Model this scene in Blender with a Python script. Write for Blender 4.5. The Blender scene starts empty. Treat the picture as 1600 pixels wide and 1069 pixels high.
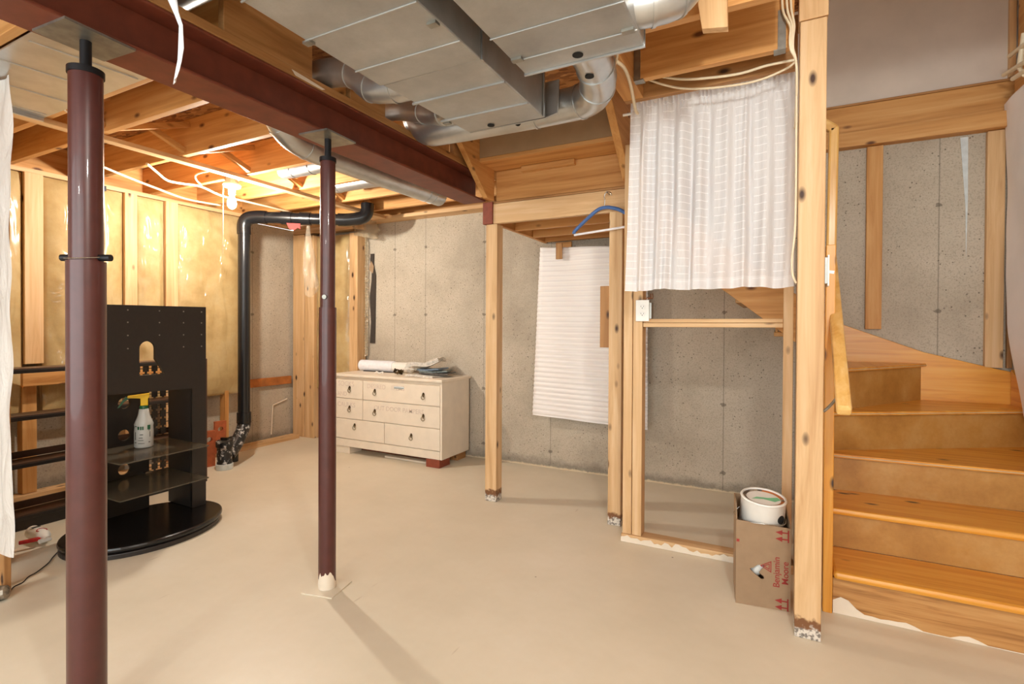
import bpy, bmesh, math, random
from mathutils import Vector, Matrix, noise as mnoise
random.seed(7)
SC = bpy.context.scene
COL = SC.collection
V = Vector
PI = math.pi

# ---------------------------------------------------------------- camera, world, light, exposure
cam_d = bpy.data.cameras.new('camera')
cam = bpy.data.objects.new('camera', cam_d)
COL.objects.link(cam)
def cam_matrix(yaw, pitch, roll):
    fwd = V((-math.sin(yaw)*math.cos(pitch), math.cos(yaw)*math.cos(pitch), math.sin(pitch)))
    right = V((math.cos(yaw), math.sin(yaw), 0)); up = right.cross(fwd)
    r2 = math.cos(roll)*right + math.sin(roll)*up
    u2 = -math.sin(roll)*right + math.cos(roll)*up
    m = Matrix((r2, u2, -fwd)).transposed().to_4x4()
    m.translation = V((0, 0, 1.3))
    return m
cam.matrix_world = cam_matrix(0.47412, -0.0088877, 0.0050364)
cam_d.sensor_width = 36.0
cam_d.lens = 18.016
cam_d.shift_y = -0.0105
cam_d.clip_start = 0.02
SC.camera = cam

world = bpy.data.worlds.new('world'); SC.world = world
world.use_nodes = True
world.node_tree.nodes['Background'].inputs[0].default_value = (0.92, 0.98, 0.98, 1)
world.node_tree.nodes['Background'].inputs[1].default_value = 3.2
SC.view_settings.view_transform = 'Standard'
SC.view_settings.look = 'None'
SC.view_settings.exposure = 0.57
SC.view_settings.gamma = 1.0
SC.view_settings.use_curve_mapping = False
try:
    SC.cycles.use_denoising = True
    SC.cycles.max_bounces = 10
    SC.cycles.diffuse_bounces = 6
    SC.cycles.transparent_max_bounces = 16
    SC.cycles.sample_clamp_indirect = 6.0
except Exception:
    pass

def point_light(name, loc, power, color, radius):
    l = bpy.data.lights.new(name, 'POINT'); l.energy = power; l.color = color; l.shadow_soft_size = radius
    o = bpy.data.objects.new(name, l); o.location = loc; COL.objects.link(o); return o
BULB = V((-3.83, 2.60, 2.26))
WARM = (1.0, 0.985, 0.91)
BULB_GLOW = 1200.0      # the bulb in view lights the room by its own glowing glass
# unseen fill lights, added behind the camera and above the landing for brightness
point_light('rear_fill_light', (0.38, 0.25, 2.36), 60, WARM, 0.06)
point_light('landing_fill_light', (-1.35, 3.45, 3.35), 9, (1.0, 0.97, 0.92), 0.08)
point_light('far_fill_light', (-1.0, -1.6, 2.28), 36, WARM, 0.06)

# ---------------------------------------------------------------- colour and material helpers
def lin(c):
    c = c/255.0
    return c/12.92 if c <= 0.04045 else ((c+0.055)/1.055)**2.4
def rgb(r, g, b): return (lin(r), lin(g), lin(b), 1.0)

class NT:
    def __init__(self, name):
        self.m = bpy.data.materials.new(name); self.m.use_nodes = True
        self.t = self.m.node_tree; self.b = self.t.nodes['Principled BSDF']; self.out = self.t.nodes['Material Output']
    def n(self, typ, **kw):
        nd = self.t.nodes.new(typ)
        for k, v in kw.items():
            if k in nd.inputs: nd.inputs[k].default_value = v
            else: setattr(nd, k, v)
        return nd
    def l(self, a, b): self.t.links.new(a, b)
    def coords(self, scale=(1, 1, 1), rnd=True, loc=(0, 0, 0)):
        tc = self.n('ShaderNodeTexCoord'); mp = self.n('ShaderNodeMapping')
        mp.inputs['Scale'].default_value = scale; mp.inputs['Location'].default_value = loc
        src = tc.outputs['Object']
        if rnd:
            oi = self.n('ShaderNodeObjectInfo'); vm = self.n('ShaderNodeVectorMath', operation='MULTIPLY_ADD')
            cb = self.n('ShaderNodeCombineXYZ')
            for k in range(3): self.l(oi.outputs['Random'], cb.inputs[k])
            self.l(cb.outputs[0], vm.inputs[0]); vm.inputs[1].default_value = (7.3, 5.1, 9.7); self.l(src, vm.inputs[2]); src = vm.outputs[0]
        self.l(src, mp.inputs['Vector']); return mp.outputs[0]
    def noise(self, co, scale, detail=4.0, rough=0.55, dist=0.0):
        nz = self.n('ShaderNodeTexNoise'); nz.inputs['Scale'].default_value = scale; nz.inputs['Detail'].default_value = detail
        nz.inputs['Roughness'].default_value = rough; nz.inputs['Distortion'].default_value = dist
        self.l(co, nz.inputs['Vector']); return nz.outputs['Fac']
    def voro(self, co, scale, feature='F1', out='Distance'):
        v = self.n('ShaderNodeTexVoronoi', feature=feature); v.inputs['Scale'].default_value = scale
        self.l(co, v.inputs['Vector']); return v.outputs[out]
    def ramp(self, fac, stops):
        r = self.n('ShaderNodeValToRGB'); e = r.color_ramp.elements
        while len(e) < len(stops): e.new(0.5)
        for i, (p, c) in enumerate(stops):
            e[i].position = p; e[i].color = c if len(c) == 4 else (*c, 1)
        self.l(fac, r.inputs[0]); return r.outputs[0]
    def mix(self, fac, a, b, mode='MIX'):
        m = self.n('ShaderNodeMix', data_type='RGBA', blend_type=mode)
        for s, x in ((m.inputs['Factor'], fac), (m.inputs[6], a), (m.inputs[7], b)):
            if isinstance(x, (int, float)): s.default_value = x
            elif isinstance(x, tuple): s.default_value = x
            else: self.l(x, s)
        return m.outputs[2]
    def math(self, op, a, b=None, c=None):
        m = self.n('ShaderNodeMath', operation=op)
        for i, x in enumerate((a, b, c)):
            if x is None: continue
            if isinstance(x, (int, float)): m.inputs[i].default_value = x
            else: self.l(x, m.inputs[i])
        return m.outputs[0]
    def base(self, x):
        if isinstance(x, tuple): self.b.inputs['Base Color'].default_value = x
        else: self.l(x, self.b.inputs['Base Color'])
    def set(self, **kw):
        for k, v in kw.items():
            k = k.replace('_', ' ')
            s = self.b.inputs[k]
            if isinstance(v, (int, float, tuple)): s.default_value = v
            else: self.l(v, s)
    def bump(self, h, strength=0.2, dist=0.01, target='Normal'):
        b = self.n('ShaderNodeBump'); b.inputs['Strength'].default_value = strength; b.inputs['Distance'].default_value = dist
        self.l(h, b.inputs['Height']); self.l(b.outputs[0], self.b.inputs[target])

BW0, BW1 = (0, 0, 0, 1), (1, 1, 1, 1)
def wood_mat(name, axis, dark, base, light, rough=0.6, knots=True, coat=0.0, foot=False, knot_col=(60, 32, 14), grain=1.0):
    t = NT(name)
    s = [16.0]*3; s[axis] = 0.9
    co = t.coords(tuple(s))
    f = t.noise(co, 1.3*grain, 5, 0.6, 0.7)
    c = t.ramp(f, [(0.28, dark), (0.5, base), (0.72, light)])
    s2 = [30.0]*3; s2[axis] = 1.2
    f2 = t.noise(t.coords(tuple(s2)), 3.2, 3, 0.6)
    c = t.mix(t.math('MULTIPLY', f2, 0.35), c, dark)
    if knots:
        s3 = [8.5]*3; s3[axis] = 4.0
        co3 = t.coords(tuple(s3)); d = t.voro(co3, 1.0)
        k = t.ramp(d, [(0.07, BW1), (0.16, BW0)])
        c = t.mix(k, c, rgb(*knot_col))
    if foot:
        tc = t.n('ShaderNodeTexCoord'); sp = t.n('ShaderNodeSeparateXYZ'); t.l(tc.outputs['Object'], sp.inputs[0])
        nz = t.noise(t.coords((1, 1, 1)), 26, 3)
        zz = t.math('ADD', sp.outputs[2], t.math('MULTIPLY', nz, -0.09))
        c = t.mix(t.ramp(zz, [(0.030, BW1), (0.045, BW0)]), c, rgb(120, 78, 44))
        c = t.mix(t.ramp(zz, [(0.0, BW1), (0.012, BW0)]), c, t.ramp(t.noise(t.coords(), 60, 4), [(0.42, rgb(120, 112, 104)), (0.52, rgb(214, 206, 194))]))
    t.base(c); t.set(Roughness=rough)
    if coat: t.set(Coat_Weight=coat, Coat_Roughness=0.22)
    t.bump(f2, 0.12, 0.003)
    return t.m
def wood_set(name, *a, **k): return [wood_mat(name+'_'+'xyz'[i], i, *a, **k) for i in range(3)]

M = {}
M['pine'] = wood_set('pine', rgb(190, 146, 98), rgb(216, 178, 130), rgb(230, 198, 156))
M['post'] = wood_set('post_pine', rgb(190, 148, 100), rgb(216, 180, 134), rgb(230, 202, 162), foot=True)
M['joist'] = wood_set('joist_lumber', rgb(174, 116, 56), rgb(206, 152, 88), rgb(220, 172, 112), knots=True, knot_col=(96, 52, 20))
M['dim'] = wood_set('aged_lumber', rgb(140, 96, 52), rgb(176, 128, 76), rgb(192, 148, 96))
M['stain'] = wood_set('stained_pine', rgb(196, 122, 30), rgb(226, 158, 54), rgb(236, 180, 84), rough=0.42, coat=0.35, knot_col=(50, 20, 6))
M['rail'] = wood_set('varnished_rail', rgb(206, 152, 74), rgb(228, 182, 106), rgb(238, 202, 138), rough=0.4, coat=0.3, knots=False)
M['grain'] = wood_set('open_grain_pine', rgb(120, 74, 30), rgb(190, 138, 78), rgb(206, 160, 100), grain=1.9, rough=0.5, knots=False)
M['brownshelf'] = wood_set('brown_laminate', rgb(58, 38, 26), rgb(82, 56, 40), rgb(100, 72, 54), rough=0.4, knots=False)

def simple(name, color, rough=0.5, metal=0.0, var=0.12, scale=30, bump=0.0, **kw):
    t = NT(name)
    f = t.noise(t.coords(), scale, 4)
    dk = tuple(x*(1-var) for x in color[:3])+(1,); lt = tuple(min(1, x*(1+var)) for x in color[:3])+(1,)
    t.base(t.ramp(f, [(0.3, dk), (0.7, lt)])); t.set(Roughness=rough, Metallic=metal)
    for k, v in kw.items(): t.set(**{k: v})
    if bump: t.bump(f, bump, 0.004)
    return t.m
M['steel_red'] = simple('red_oxide_paint', rgb(114, 56, 38), 0.5, 0.0, 0.18, 14, 0.05)
M['col_red'] = simple('red_oxide_post_paint', rgb(78, 35, 31), 0.36, 0.0, 0.12, 20, 0.03, Coat_Weight=0.25)
M['black_iron'] = simple('black_iron', rgb(34, 33, 36), 0.45, 0.5)
M['zinc'] = simple('zinc_plate', rgb(150, 148, 140), 0.4, 0.8, 0.2, 25)
M['abs'] = simple('black_abs_plastic', rgb(26, 26, 28), 0.25, 0.0, 0.1, 20)
def mk_smear():
    t = NT('glue_smeared_abs'); f = t.noise(t.coords((1, 1, 1)), 24, 5, 0.7)
    t.base(t.ramp(f, [(0.56, rgb(28, 28, 30)), (0.60, rgb(190, 190, 190))])); t.set(Roughness=0.35); return t.m
M['abs_smear'] = mk_smear()
M['chrome'] = simple('bright_metal', rgb(200, 200, 196), 0.25, 1.0)
M['brass'] = simple('antique_brass', rgb(74, 58, 34), 0.4, 0.8)
M['ring'] = simple('dull_nickel', rgb(150, 138, 112), 0.35, 0.8)
M['cream'] = simple('cream_paint', rgb(226, 214, 196), 0.5, 0.0, 0.05, 9)
M['cream_edge'] = simple('worn_cream_edge', rgb(196, 172, 138), 0.55, 0.0, 0.10, 14)
M['white'] = simple('white_plastic', rgb(236, 234, 228), 0.35, 0.0, 0.02)
M['offwhite'] = simple('ivory_cable', rgb(226, 212, 184), 0.45, 0.0, 0.05)
M['cable'] = simple('ivory_cable_sheath', rgb(222, 206, 176), 0.45, 0.0, 0.06)
M['black'] = simple('black_laminate', rgb(38, 33, 30), 0.42, 0.0, 0.1, 40)
M['blackgloss'] = simple('scratched_black_gloss', rgb(24, 22, 22), 0.22, 0.0, 0.35, 9, 0.02)
M['blackhole'] = simple('dark_void', rgb(10, 9, 9), 0.8)
M['yellow'] = simple('yellow_plastic', rgb(238, 190, 20), 0.35, 0.0, 0.04)
M['green'] = simple('green_plastic', rgb(26, 92, 58), 0.35, 0.0, 0.06)
M['red'] = simple('red_plastic', rgb(176, 18, 20), 0.35, 0.0, 0.06)
M['blue'] = simple('blue_plastic', rgb(70, 104, 160), 0.4, 0.0, 0.06)
M['redwood'] = simple('red_brown_block', rgb(132, 62, 40), 0.6, 0.0, 0.15, 30, 0.1)
M['terracotta'] = simple('orange_clay', rgb(176, 92, 52), 0.7, 0.0, 0.18, 24, 0.15)
M['rust'] = simple('rusty_board', rgb(172, 104, 48), 0.75, 0.0, 0.25, 12, 0.1)
M['cloth'] = simple('white_cloth', rgb(232, 232, 236), 0.8, 0.0, 0.04)
M['tar'] = simple('dark_felt', rgb(58, 50, 44), 0.85, 0.0, 0.12)
M['cardboard'] = simple('cardboard', rgb(152, 126, 98), 0.8, 0.0, 0.07, 16, 0.05)
M['ink_red'] = simple('red_ink', rgb(150, 46, 40), 0.7, 0.0, 0.08)
M['paper'] = simple('newsprint', rgb(208, 202, 192), 0.8, 0.0, 0.25, 45)
M['paper_blue'] = simple('blue_magazine', rgb(112, 130, 148), 0.45, 0.0, 0.4, 40)
M['paper_teal'] = simple('teal_magazine', rgb(120, 130, 126), 0.45, 0.0, 0.4, 40)
M['paper_dark'] = simple('dark_magazine', rgb(90, 84, 78), 0.45, 0.0, 0.4, 40)
M['drywall'] = simple('grey_drywall_paper', rgb(212, 201, 190), 0.9, 0.0, 0.05, 5)
M['grey_ply'] = simple('weathered_plywood', rgb(158, 130, 96), 0.8, 0.0, 0.08, 8)
M['pencil'] = simple('faint_crayon', rgb(208, 192, 178), 0.8)
M['label'] = simple('paper_label', rgb(206, 214, 216), 0.7, 0.0, 0.1)
M['ink'] = simple('dark_print', rgb(50, 56, 52), 0.6)
M['copper'] = simple('brown_wire', rgb(128, 74, 44), 0.5)

def mk_floor():
    t = NT('painted_concrete_floor')
    co = t.coords(rnd=False)
    f = t.noise(co, 1.4, 6, 0.6); f2 = t.noise(co, 22, 4)
    c = t.ramp(f, [(0.3, rgb(212, 203, 182)), (0.55, rgb(222, 213, 193)), (0.75, rgb(229, 221, 204))])
    c = t.mix(t.math('MULTIPLY', f2, 0.25), c, rgb(206, 191, 164))
    # scuffs and specks
    sc = t.coords((1, 1, 1), False)
    d = t.voro(sc, 3.1); c = t.mix(t.ramp(d, [(0.012, BW1), (0.02, BW0)]), c, rgb(120, 96, 74))
    d2 = t.voro(t.coords((5, 0.7, 1), False, (0.3, 0.2, 0)), 1.7); c = t.mix(t.math('MULTIPLY', t.ramp(d2, [(0.02, BW1), (0.05, BW0)]), 0.45), c, rgb(168, 148, 124))
    t.base(c); t.set(Roughness=0.48)
    t.bump(t.noise(co, 5, 5), 0.06, 0.02)
    return t.m
M['floor'] = mk_floor()

def mk_concrete(name, axis, lines, ties, tint=(0, 0, 0)):
    t = NT(name)
    tc = t.n('ShaderNodeTexCoord'); sp = t.n('ShaderNodeSeparateXYZ'); t.l(tc.outputs['Object'], sp.inputs[0])
    u = sp.outputs[axis]; z = sp.outputs[2]
    co = t.coords(rnd=False)
    f = t.noise(co, 1.1, 6, 0.65); f2 = t.noise(co, 45, 4, 0.7)
    c = t.ramp(f, [(0.3, rgb(170, 159, 142)), (0.5, rgb(194, 183, 165)), (0.72, rgb(210, 200, 183))])
    c = t.mix(t.ramp(t.noise(co, 95, 3, 0.75), [(0.50, BW0), (0.72, (0.6, 0.6, 0.6, 1))]), t.mix(t.math('MULTIPLY', f2, 0.35), c, rgb(146, 135, 120)), rgb(118, 108, 96))
    # air holes in the cast face
    d = t.voro(t.coords((1, 1, 1), False), 30); msk = t.math('GREATER_THAN', t.noise(co, 3.3, 2), 0.52)
    pit = t.math('MULTIPLY', t.ramp(d, [(0.10, BW1), (0.17, BW0)]), msk)
    c = t.mix(t.math('MULTIPLY', pit, 0.8), c, rgb(84, 76, 68))
    tot = None; tie = None
    for x in lines:
        a = t.math('ABSOLUTE', t.math('SUBTRACT', u, x))
        g = t.math('LESS_THAN', t.math('ADD', a, t.math('MULTIPLY', t.math('SUBTRACT', f2, 0.5), 0.003)), 0.0035)
        tot = g if tot is None else t.math('MAXIMUM', tot, g)
        for zz in ties:
            b = t.math('ABSOLUTE', t.math('SUBTRACT', z, zz))
            dd = t.math('SQRT', t.math('ADD', t.math('POWER', t.math('MULTIPLY', a, 0.7), 2.0), t.math('POWER', b, 2.0)))
            dd = t.math('ADD', dd, t.math('MULTIPLY', t.math('SUBTRACT', f2, 0.5), 0.035))
            g2 = t.math('LESS_THAN', dd, 0.014); tie = g2 if tie is None else t.math('MAXIMUM', tie, g2)
    if tot is not None:
        c = t.mix(t.math('MULTIPLY', tot, 0.5), c, rgb(100, 92, 82))
        c = t.mix(t.math('MULTIPLY', tie, 0.65), c, rgb(92, 84, 74))
    # dirty damp band low on the wall and lighter splashes
    zz = t.math('ADD', z, t.math('MULTIPLY', t.noise(co, 5, 5, 0.7), 0.26))
    c = t.mix(t.math('MULTIPLY', t.ramp(zz, [(0.16, BW1), (0.24, BW0)]), 0.55), c, rgb(96, 88, 78))
    c = t.mix(t.ramp(t.math('ADD', z, t.math('MULTIPLY', t.noise(co, 14, 4, 0.7), 0.05)), [(0.032, BW1), (0.045, BW0)]), c, rgb(206, 188, 158))
    t.base(c); t.set(Roughness=0.85)
    t.bump(t.math('ADD', f2, t.math('MULTIPLY', pit, -1.0)), 0.25, 0.006)
    return t.m
M['conc_back'] = mk_concrete('cast_concrete', 0, [-3.665, -3.257, -2.548, -1.833, -1.02, -0.357, 0.30, 0.97], [2.13, 1.42, 0.69, 0.15])
M['conc_left'] = mk_concrete('cast_concrete_side', 1, [0.9, 2.2, 3.7], [2.1, 1.42, 0.69])

def mk_osb():
    t = NT('osb_subfloor')
    co = t.coords((1, 2.6, 1), False)
    v = t.voro(co, 22, 'F1', 'Color'); sp = t.n('ShaderNodeSeparateColor'); t.l(v, sp.inputs[0])
    c = t.ramp(sp.outputs[0], [(0.0, rgb(112, 68, 34)), (0.5, rgb(160, 108, 58)), (1.0, rgb(190, 140, 86))])
    t.base(c); t.set(Roughness=0.7); return t.m
M['osb'] = mk_osb()

def mk_mdf():
    t = NT('worn_fibreboard')
    co = t.coords()
    f = t.noise(co, 3.2, 6, 0.65); f2 = t.noise(co, 60, 3)
    c = t.ramp(f, [(0.3, rgb(158, 110, 48)), (0.5, rgb(184, 136, 68)), (0.66, rgb(196, 154, 92)), (0.8, rgb(206, 174, 122))])
    c = t.mix(t.math('MULTIPLY', f2, 0.3), c, rgb(128, 78, 32))
    t.base(c); t.set(Roughness=0.45); return t.m
M['mdf'] = mk_mdf()

def mk_galv():
    t = NT('galvanised_sheet')
    co = t.coords()
    f = t.noise(co, 3.5, 5, 0.6); f2 = t.noise(co, 120, 3, 0.7)
    c = t.ramp(f, [(0.3, rgb(152, 153, 152)), (0.6, rgb(184, 185, 183)), (0.8, rgb(206, 207, 205))])
    c = t.mix(t.math('MULTIPLY', f2, 0.3), c, rgb(150, 145, 136))
    t.base(c); t.set(Metallic=0.6, Roughness=t.math('ADD', t.math('MULTIPLY', f, 0.25), 0.30))
    t.bump(f, 0.12, 0.01); return t.m
M['galv'] = mk_galv()
M['galv_pipe'] = simple('galvanised_pipe', rgb(192, 194, 194), 0.33, 0.85, 0.1, 10, 0.05)

def mk_insul():
    t = NT('yellow_wool_under_clear_poly')
    co = t.coords()
    f = t.noise(co, 2.6, 6, 0.65); f2 = t.noise(co, 30, 5, 0.7)
    c = t.ramp(f, [(0.3, rgb(164, 134, 84)), (0.5, rgb(188, 162, 110)), (0.75, rgb(204, 184, 142))])
    c = t.mix(t.math('MULTIPLY', f2, 0.35), c, rgb(160, 128, 80))
    t.base(c); t.set(Roughness=0.65, Coat_Weight=0.85, Coat_Roughness=0.2)
    wco = t.coords((1, 1.5, 0.5))
    w = t.noise(wco, 4.5, 2, 0.5, 1.2); w2 = t.voro(wco, 3.5, 'SMOOTH_F1')
    t.bump(t.math('ADD', w, w2), 0.8, 0.06, 'Coat Normal')
    t.bump(f2, 0.2, 0.01); return t.m
M['insul'] = mk_insul()

def mk_poly(name, col, tr=0.55, rough=0.15):
    t = NT(name)
    co = t.coords((1, 1, 0.4))
    t.base(col); t.set(Roughness=rough, Coat_Weight=0.5)
    w = t.noise(co, 9, 4, 0.55, 1.5); t.bump(w, 0.8, 0.04)
    tr_n = t.n('ShaderNodeBsdfTransparent'); mx = t.n('ShaderNodeMixShader'); mx.inputs[0].default_value = tr
    t.l(t.b.outputs[0], mx.inputs[1]); t.l(tr_n.outputs[0], mx.inputs[2]); t.l(mx.outputs[0], t.out.inputs[0]); return t.m
M['poly'] = mk_poly('clear_poly_film', rgb(206, 190, 160), 0.62, 0.1)
M['poly_bag'] = mk_poly('thin_clear_poly', rgb(196, 184, 164), 0.78, 0.1)
M['poly_white'] = mk_poly('milky_poly_film', rgb(232, 228, 222), 0.12, 0.5)

def mk_curtain():
    t = NT('sheer_check_voile')
    tc = t.n('ShaderNodeTexCoord'); sp = t.n('ShaderNodeSeparateXYZ'); t.l(tc.outputs['UV'], sp.inputs[0])
    fv = t.math('FRACT', t.math('MULTIPLY', sp.outputs[1], 25.0)); fu = t.math('FRACT', t.math('MULTIPLY', sp.outputs[0], 46.0))
    lv = t.math('LESS_THAN', fv, 0.10); lu = t.math('LESS_THAN', fu, 0.16)
    fu2 = t.math('FRACT', t.math('MULTIPLY', sp.outputs[0], 9.0)); band = t.math('LESS_THAN', fu2, 0.62)
    ln = t.math('MAXIMUM', t.math('MULTIPLY', lv, band), t.math('MULTIPLY', lu, 0.45))
    hem = t.math('LESS_THAN', sp.outputs[1], 0.055)
    op = t.math('MAXIMUM', t.math('MULTIPLY', ln, 0.97), t.math('MULTIPLY', hem, 0.86))
    thr = t.noise(t.coords((60, 60, 3), False), 6, 3)
    op = t.math('MAXIMUM', op, t.math('ADD', t.math('MULTIPLY', thr, 0.25), 0.66))
    df = t.n('ShaderNodeBsdfDiffuse'); df.inputs[0].default_value = rgb(248, 249, 252)
    tl = t.n('ShaderNodeBsdfTranslucent'); tl.inputs[0].default_value = rgb(248, 248, 250)
    tr = t.n('ShaderNodeBsdfTransparent')
    m1 = t.n('ShaderNodeMixShader'); m1.inputs[0].default_value = 0.25; t.l(df.outputs[0], m1.inputs[1]); t.l(tl.outputs[0], m1.inputs[2])
    m2 = t.n('ShaderNodeMixShader'); t.l(op, m2.inputs[0]); t.l(tr.outputs[0], m2.inputs[1]); t.l(m1.outputs[0], m2.inputs[2])
    t.l(m2.outputs[0], t.out.inputs[0]); return t.m
M['curtain'] = mk_curtain()

def mk_blind():
    t = NT('pleated_paper_shade')
    tc = t.n('ShaderNodeTexCoord'); sp = t.n('ShaderNodeSeparateXYZ'); t.l(tc.outputs['Object'], sp.inputs[0])
    f = t.math('FRACT', t.math('MULTIPLY', sp.outputs[2], 22.0))
    c = t.ramp(f, [(0.0, rgb(236, 232, 230)), (0.45, rgb(246, 243, 240)), (0.55, rgb(230, 226, 225)), (1.0, rgb(243, 240, 238))])
    t.base(c); t.set(Roughness=0.75); return t.m
M['blind'] = mk_blind()

M['sheet'] = simple('white_dust_sheet', rgb(240, 236, 234), 0.75, 0.0, 0.03, 6)
def mk_glass(name, col, rough=0.05, tr=0.6):
    t = NT(name); t.base(col); t.set(Roughness=rough, Specular_IOR_Level=0.6)
    f = t.noise(t.coords(), 7, 6, 0.7)
    tn = t.n('ShaderNodeBsdfTransparent'); tn.inputs[0].default_value = rgb(206, 204, 196)
    mx = t.n('ShaderNodeMixShader'); t.l(t.math('MULTIPLY', t.ramp(f, [(0.3, BW1), (0.75, (0.75, 0.75, 0.75, 1))]), tr), mx.inputs[0])
    t.l(t.b.outputs[0], mx.inputs[1]); t.l(tn.outputs[0], mx.inputs[2]); t.l(mx.outputs[0], t.out.inputs[0]); return t.m
M['glass'] = mk_glass('dusty_glass', rgb(122, 112, 96), 0.12, 0.62)
M['clearplastic'] = mk_glass('frosted_bottle', rgb(214, 214, 208), 0.3, 0.18)

def mk_emit():
    t = NT('lit_bulb_glass'); t.set(Emission_Color=(1.0, 0.92, 0.80, 1), Emission_Strength=BULB_GLOW); t.base(rgb(255, 250, 240)); return t.m
M['bulb'] = mk_emit()

def mk_lid():
    t = NT('paint_smeared_lid')
    co = t.coords((1, 1, 1)); f = t.noise(co, 13, 4, 0.6, 1.0); g = t.noise(t.coords((1, 1, 1), True, (4, 2, 1)), 10, 3)
    c = t.ramp(f, [(0.35, rgb(116, 100, 80)), (0.5, rgb(66, 58, 48)), (0.62, rgb(150, 138, 120))])
    c = t.mix(t.ramp(g, [(0.52, BW0), (0.56, BW1)]), c, rgb(176, 96, 24))
    t.base(c); t.set(Roughness=0.35, Metallic=0.3); return t.m
M['lid'] = mk_lid()
M['mint'] = simple('green_paint_patch', rgb(120, 196, 148), 0.4, 0.0, 0.1)

# ---------------------------------------------------------------- mesh helpers
class MB:
    def __init__(self): self.bm = bmesh.new(); self.uv = None
    def box(self, x0, x1, y0, y1, z0, z1, mtx=None):
        r = bmesh.ops.create_cube(self.bm, size=1.0)
        m = Matrix.Translation(((x0+x1)/2, (y0+y1)/2, (z0+z1)/2)) @ Matrix.Diagonal((abs(x1-x0), abs(y1-y0), abs(z1-z0), 1))
        if mtx is not None: m = mtx @ m
        bmesh.ops.transform(self.bm, matrix=m, verts=r['verts']); return self
    def bar(self, p0, p1, w, h, up=(0, 0, 1)):
        p0, p1 = V(p0), V(p1); d = (p1-p0); L = d.length; d.normalize()
        s = d.cross(V(up)).normalized(); u = s.cross(d)
        m = Matrix((s, d, u)).transposed().to_4x4(); m.translation = (p0+p1)/2
        return self.box(-w/2, w/2, -L/2, L/2, -h/2, h/2, m)
    def tube(self, pts, r, n=12, caps=True, rs=None):
        pts = [V(p) for p in pts]; rings = []; prev = None
        for i, p in enumerate(pts):
            a = pts[max(0, i-1)]; b = pts[min(len(pts)-1, i+1)]; d = (b-a).normalized()
            if prev is None:
                s = d.cross(V((0, 0, 1)));
                if s.length < 1e-3: s = d.cross(V((1, 0, 0)))
            else: s = prev - d*prev.dot(d)
            s.normalize(); u = d.cross(s); prev = s
            rr = rs[i] if rs else r
            rings.append([self.bm.verts.new(p + rr*(math.cos(2*PI*k/n)*s + math.sin(2*PI*k/n)*u)) for k in range(n)])
        for a, b in zip(rings, rings[1:]):
            for k in range(n): self.bm.faces.new((a[k], a[(k+1) % n], b[(k+1) % n], b[k]))
        if caps:
            self.bm.faces.new(rings[0][::-1]); self.bm.faces.new(rings[-1])
        return self
    def lathe(self, prof, origin=(0, 0, 0), axis=(0, 0, 1), n=24):
        o = V(origin); d = V(axis).normalized()
        pts = [o + d*h for r, h in prof]; rs = [max(r, 1e-4) for r, h in prof]
        s = d.cross(V((0, 0, 1)))
        if s.length < 1e-3: s = V((1, 0, 0))
        s.normalize(); u = d.cross(s); rings = []
        for p, r in zip(pts, rs): rings.append([self.bm.verts.new(p + r*(math.cos(2*PI*k/n)*s + math.sin(2*PI*k/n)*u)) for k in range(n)])
        for a, b in zip(rings, rings[1:]):
            for k in range(n): self.bm.faces.new((a[k], a[(k+1) % n], b[(k+1) % n], b[k]))
        self.bm.faces.new(rings[0][::-1]); self.bm.faces.new(rings[-1]); return self
    def prism(self, poly, vec):
        vec = V(vec); a = [self.bm.verts.new(V(p)) for p in poly]; b = [self.bm.verts.new(V(p)+vec) for p in poly]
        self.bm.faces.new(a[::-1]); self.bm.faces.new(b); k = len(a)
        for i in range(k): self.bm.faces.new((a[i], a[(i+1) % k], b[(i+1) % k], b[i]))
        return self
    def grid(self, fn, nu, nv, uv=False):
        vs = [[self.bm.verts.new(V(fn(i/nu, j/nv))) for j in range(nv+1)] for i in range(nu+1)]
        ul = self.bm.loops.layers.uv.new('UVMap') if uv else None
        for i in range(nu):
            for j in range(nv):
                f = self.bm.faces.new((vs[i][j], vs[i+1][j], vs[i+1][j+1], vs[i][j+1]))
                if ul:
                    for lp, (a, b) in zip(f.loops, ((i, j), (i+1, j), (i+1, j+1), (i, j+1))): lp[ul].uv = (a/nu, b/nv)
        return self
    def mesh_from(self, me, mtx):
        k = len(self.bm.verts); self.bm.from_mesh(me); self.bm.verts.ensure_lookup_table()
        bmesh.ops.transform(self.bm, matrix=mtx, verts=self.bm.verts[k:]); return self

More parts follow.
